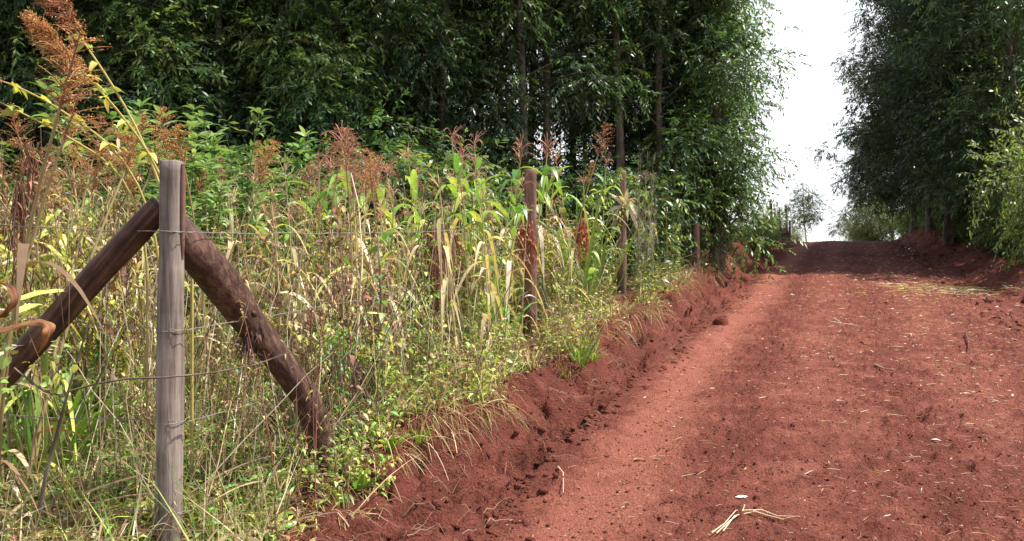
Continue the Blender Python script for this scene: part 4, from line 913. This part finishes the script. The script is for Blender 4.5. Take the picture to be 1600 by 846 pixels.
# big clod at the left edge
c = road_pt(1126, 510); mb = MB()
th = np.arange(10)*2*np.pi/10; ring = np.stack([np.cos(th), np.sin(th)], -1)
prof = [(1.0, -.3), (1.1, .25), (.95, .7), (.5, 1.0), (.02, 1.05)]
V = A([[[rx*q[0]*(1+ru(-.18, .18)), rx*q[1]*(1+ru(-.18, .18)), h+ru(-.1, .1)] for q in ring] for rx, h in prof])*.085
i = np.arange(4)[:, None]*10; j = np.arange(10)[None]; Q = np.stack([i+j, i+(j+1) % 10, i+10+(j+1) % 10, i+10+j], -1).reshape(-1, 4)
o = mobj('soil_clod', grid_mesh('soil_clod', V.reshape(-1, 3), Q, M_BANK)); o.location = c; tagp(o, 'large dark red soil clod at the left edge of the road', 'clod')
# straw patch at the right of the road
mb = MB(); n = 380; c = road_pt(1475, 458); b = c+np.stack([rng.normal(size=n)*.55, rng.normal(size=n)*.45, np.zeros(n)], -1); b[:, 2] = height(b[:, 0], b[:, 1])+ru(.0, .05, n); a = ru(0, 6.28, n)
mb.blades(b, np.stack([np.cos(a), np.sin(a), ru(0, .3, n)], -1), ru(.1, .35, n), ru(.004, .012, n), .2, A([STRAW, TAN, YL])[rng.integers(3, size=n)], 4, 'grass', 0, 1)
o = mobj('strewn_straw', mb.mesh('strewn_straw', M_DRY)); tagp(o, kind='stuff')
# branches lying on the berm
for k, (Y, u, a, L, lab) in enumerate([(15.5, 2.9, .9, 1.3, 'bare fallen branch on the right berm, nearest the camera'), (17.5, 3.1, .7, 1.5, 'bare fallen branch on the right berm below the shaded trees')]):
    x = u+K*Y; mb = MB(); q = np.linspace(0, L, 6); xx = x+np.cos(a)*q; yy = Y+np.sin(a)*q; zz = height(xx, yy)+.05+.06*q
    pts = np.stack([xx, yy, zz], -1)-A([x, Y, gz(x, Y)]); mb.tubes(pts, np.linspace(.022, .008, 6), (.3, .2, .14), 5)
    mb.tubes(arc(pts[3], (.3, .1, .8), .4, (0, 0, 0), 4), np.linspace(.01, .004, 4), (.3, .2, .14), 4)
    o = mobj('fallen_branch', mb.mesh('fallen_branch', M_BARK, True)); o.location = (x, Y, gz(x, Y)); tagp(o, lab, 'branch')

# ---- foreground particulars on the left
def curled(name, ctrl, wid, ax, col, label, c0):
    cp = A([P(*q) for q in ctrl])-c0; m = 40; t = np.linspace(0, 1, len(cp)); tt = np.linspace(0, 1, m)
    c = np.stack([np.interp(tt, t, cp[:, k]) for k in range(3)], -1)
    for _ in range(3):
        pad = np.pad(c, ((2, 2), (0, 0)), 'reflect', reflect_type='odd'); c = np.stack([np.convolve(pad[:, k], np.ones(5)/5, 'valid') for k in range(3)], -1)
    w_ = np.interp(tt, np.linspace(0, 1, len(wid)), wid); na = 11; q = np.linspace(-1, 1, na); w_ = w_*(1+.30*fbm(tt*11, tt*0+2, 91, 3))
    tg = nrm(np.gradient(c, axis=0)); axv = nrm(nrm(A(ax))[None]-tg*(tg@nrm(A(ax)))[:, None]); up = np.cross(axv, tg)
    roll = .5*np.sin(tt*4.5+1)[:, None]
    off = q[None]*w_[:, None]*.5
    lift = w_[:, None]*(.30*q[None]**2+.05*np.cos(q[None]*11)+.10*np.sin(tt*26)[:, None]*np.abs(q)[None]**2)
    V = c[:, None]+axv[:, None]*(off*np.cos(roll)-lift*np.sin(roll))[..., None]+up[:, None]*(off*np.sin(roll)+lift*np.cos(roll))[..., None]
    i = np.arange(m-1)[:, None]*na+np.arange(na-1)[None]; mb = MB()
    cc = A(col)*(1+.22*np.cos(q*14))[None, :, None]*(1+.4*fbm(tt[:, None]*9+q[None]*2, q[None]*4+tt[:, None], 5, 3))[..., None]*(1-.35*np.abs(q)**4)[None, :, None]
    mb.add(V, np.stack([i, i+1, i+na+1, i+na], -1), cc*np.ones((m, na, 3)))
    o = mobj(name, mb.mesh(name, M_DRY, True)); o.location = c0; return tagp(o, label, 'leaf')
curled('dry_maize_leaf', [(-60, 530, 2.8), (-20, 520, 2.78), (15, 510, 2.74), (50, 499, 2.70), (76, 503, 2.66), (80, 520, 2.65), (70, 540, 2.66), (60, 552, 2.68)], [.025, .035, .04, .042, .042, .035, .022, .003], (.1, .85, .5), (.27, .135, .055), 'big curled orange-tan dry leaf in front of the left brace log', P(-25, 515, 2.75))
curled('dry_maize_leaf', [(-40, 505, 2.8), (0, 492, 2.8), (22, 472, 2.82), (16, 450, 2.84), (-12, 438, 2.86)], [.02, .035, .035, .03, .01], (.3, .8, .4), (.22, .10, .045), 'small brown curled leaf at the left edge above the big orange one', P(-20, 470, 2.8))
# bare grey branch with twigs, left of the corner post
c0 = G(55, 3.3); mb = MB()
for s in [[(55, 830, 3.3), (72, 740, 3.28), (88, 680, 3.27), (104, 620, 3.26), (122, 560, 3.25), (140, 500, 3.25)], [(104, 620, 3.26), (92, 590, 3.24), (84, 565, 3.22)], [(104, 620, 3.26), (70, 612, 3.22), (40, 590, 3.2), (22, 575, 3.2)], [(108, 612, 3.26), (150, 600, 3.24), (200, 592, 3.22), (260, 590, 3.24), (330, 583, 3.4), (400, 570, 3.6), (455, 550, 3.7)], [(150, 600, 3.24), (165, 570, 3.2), (168, 555, 3.2)]]:
    q = A([P(*z) for z in s])-c0; mb.tubes(q, np.linspace(.010 if s[0][1] > 800 else .005, .003, len(q)), (.26, .20, .15), 5)
lb = MB(); n = 34; 
lp = A([P(ru(0, 120), ru(535, 610), 3.15+ru(0, .1)) for _ in range(n)])-c0
lb.blades(lp, rng.normal(size=(n, 3)), ru(.03, .05, n), ru(.025, .042, n), .4, A([YG, (.40, .42, .10), (.26, .36, .08)])[rng.integers(3, size=n)], 3, 'ovate', .2, .8)
o = empty('bare_shrub', c0); mobj('branches', mb.mesh('branches', M_BARK, True), o); mobj('foliage', lb.mesh('foliage', M_LEAF), o)
tagp(o, 'bare grey twiggy shrub with a few round yellow-green leaves below the left brace', 'shrub')
# thin pale tall stalk in the middle
c0 = G(555, 5.0); q = A([P(555, 560, 5.0), P(562, 480, 5.0), P(566, 400, 5.0), P(560, 320, 5.0), P(548, 270, 5.0)]); q = np.concatenate([c0[None]-A([0, 0, .05]), q])-c0
mb = MB(); mb.tubes(q, np.linspace(.008, .004, 6), STRAW, 5); pb = MB(); panicle(pb, q[-1], (-.1, 0, 1), .28, .10, (.40, .19, .12), 50, 1.3)
o = empty('sorghum_plant', c0); mobj('stalk', mb.mesh('stalk', M_STEM), o); mobj('seed_head', pb.mesh('seed_head', M_DRY), o); tagp(o, 'sorghum on a bare whitish stalk with a loose red head, middle of the field', 'sorghum plant')
c0 = G(596, 4.9); q = A([P(596, 620, 4.9), P(596, 520, 4.9), P(594, 440, 4.9), P(590, 365, 4.9)]); q = np.concatenate([c0[None]-A([0, 0, .05]), q])-c0
mb = MB(); mb.tubes(q, np.linspace(.011, .006, 5), (.15, .11, .08), 6); lb = MB()
for j in (1, 2, 2, 3): stem_leaves(lb, q[j:j+2] if j < 4 else q[-2:], 4, .10, .07, [(.14, .26, .09), (.2, .3, .12)], .1, .9)
o = empty('tall_weed', c0); mobj('stalk', mb.mesh('stalk', M_STEM), o); mobj('foliage', lb.mesh('foliage', M_LEAF), o); tagp(o, 'dark straight weed stalk with broad leaves right of the pale sorghum stalk', 'weed')

# ================================================================== labels of the scattered repeats
ORD = ['leftmost', 'second from left', 'third from left', 'fourth from left', 'fifth from left', 'sixth from left', 'seventh from left', 'eighth from left', 'ninth from left', 'tenth from left', 'eleventh from left', 'twelfth from left', 'thirteenth from left', 'fourteenth from left']
ZONE = [(-900, 180, 'left of the corner post'), (180, 350, 'behind the corner post'), (350, 520, 'behind the crooked brace'), (520, 660, 'before the dry vine curtain'), (660, 790, 'left of the second post'),
        (790, 900, 'around the second post'), (900, 1010, 'around the third post'), (1010, 1250, 'past the third post'), (1250, 3000, 'right of the road')]
from collections import defaultdict
def ordinal(i, n):
    if n == 1: return 'only one'
    if i == n-1 and n > 2: return 'rightmost'
    return ORD[min(i, 13)]
byk = defaultdict(list)
for e in SCAT: byk[(e[1], e[2])].append(e)
for (kind, cat), es in byk.items():
    if len(es) <= 14: cells = {'': es}
    else:
        cells = defaultdict(list)
        for e in es: cells[next(z[2] for z in ZONE if z[0] <= e[3] < z[1])].append(e)
        for zn in list(cells):
            if len(cells[zn]) > 6:
                l = sorted(cells.pop(zn), key=lambda e: e[4]); h = len(l)//2
                if len(l) > 12:
                    a, b = len(l)//3, 2*len(l)//3
                    cells[zn+', nearest row'] = l[:a]; cells[zn+', middle row'] = l[a:b]; cells[zn+', back row'] = l[b:]
                else: cells[zn+', nearer half'] = l[:h]; cells[zn+', farther half'] = l[h:]
    for zn, l in cells.items():
        l.sort(key=lambda e: e[3])
        for i, e in enumerate(l):
            lab = f'{ordinal(i, len(l))} of the {kind} {zn}'.strip()
            tagp(e[0], ' '.join(lab.split()[:16]), cat, kind)

# ================================================================== LIGHT, CAMERA
EL, AZ = math.radians(60), math.radians(86)          # azimuth from +Y towards +X
sun = bpy.data.lights.new('sun', 'SUN'); sun.energy = 4.6; sun.angle = math.radians(.55); sun.color = (1.0, .955, .88)
so = bpy.data.objects.new('sun', sun); COL.objects.link(so)
import mathutils
sv = mathutils.Vector((math.sin(AZ)*math.cos(EL), math.cos(AZ)*math.cos(EL), math.sin(EL)))
so.rotation_euler = sv.to_track_quat('Z', 'Y').to_euler(); so.location = sv*50
w = bpy.data.worlds.new('World'); S.world = w; w.use_nodes = True
N, L = w.node_tree.nodes, w.node_tree.links
bg = N['Background']; sky = N.new('ShaderNodeTexSky'); sky.sky_type = 'NISHITA'; sky.sun_disc = False; sky.sun_elevation = EL; sky.sun_rotation = AZ
sky.air_density = 1.3; sky.dust_density = 4.0; sky.ozone_density = 1.0; sky.altitude = 1500
tcw = N.new('ShaderNodeTexCoord'); sx = N.new('ShaderNodeSeparateXYZ'); L.new(tcw.outputs['Generated'], sx.inputs[0])
hz = nd(N, 'ShaderNodeMapRange', interpolation_type='SMOOTHSTEP'); hz.inputs['From Min'].default_value = .2; hz.inputs['From Max'].default_value = .75; hz.inputs['To Min'].default_value = .92; hz.inputs['To Max'].default_value = .15
L.new(sx.outputs['Z'], hz.inputs['Value'])
mw = nd(N, 'ShaderNodeMix', data_type='RGBA'); mw.inputs[7].default_value = (5.2, 5.25, 5.5, 1); L.new(hz.outputs[0], mw.inputs[0]); L.new(sky.outputs[0], mw.inputs[6])
L.new(mw.outputs[2], bg.inputs['Color']); bg.inputs['Strength'].default_value = .15
cam = bpy.data.cameras.new('camera'); cam.sensor_width = 36; cam.lens = F/1600*36; cam.clip_start = .05; cam.clip_end = 8000
co = bpy.data.objects.new('camera', cam); COL.objects.link(co); co.location = (0, 0, EYE); co.rotation_euler = (math.pi/2, 0, 0); S.camera = co
vs = S.view_settings; vs.view_transform = 'Standard'; vs.look = 'None'; vs.exposure = .92; vs.gamma = 1.0; vs.use_curve_mapping = False
S.cycles.max_bounces = 6; S.cycles.diffuse_bounces = 3; S.cycles.glossy_bounces = 2; S.cycles.transmission_bounces = 4; S.cycles.transparent_max_bounces = 4
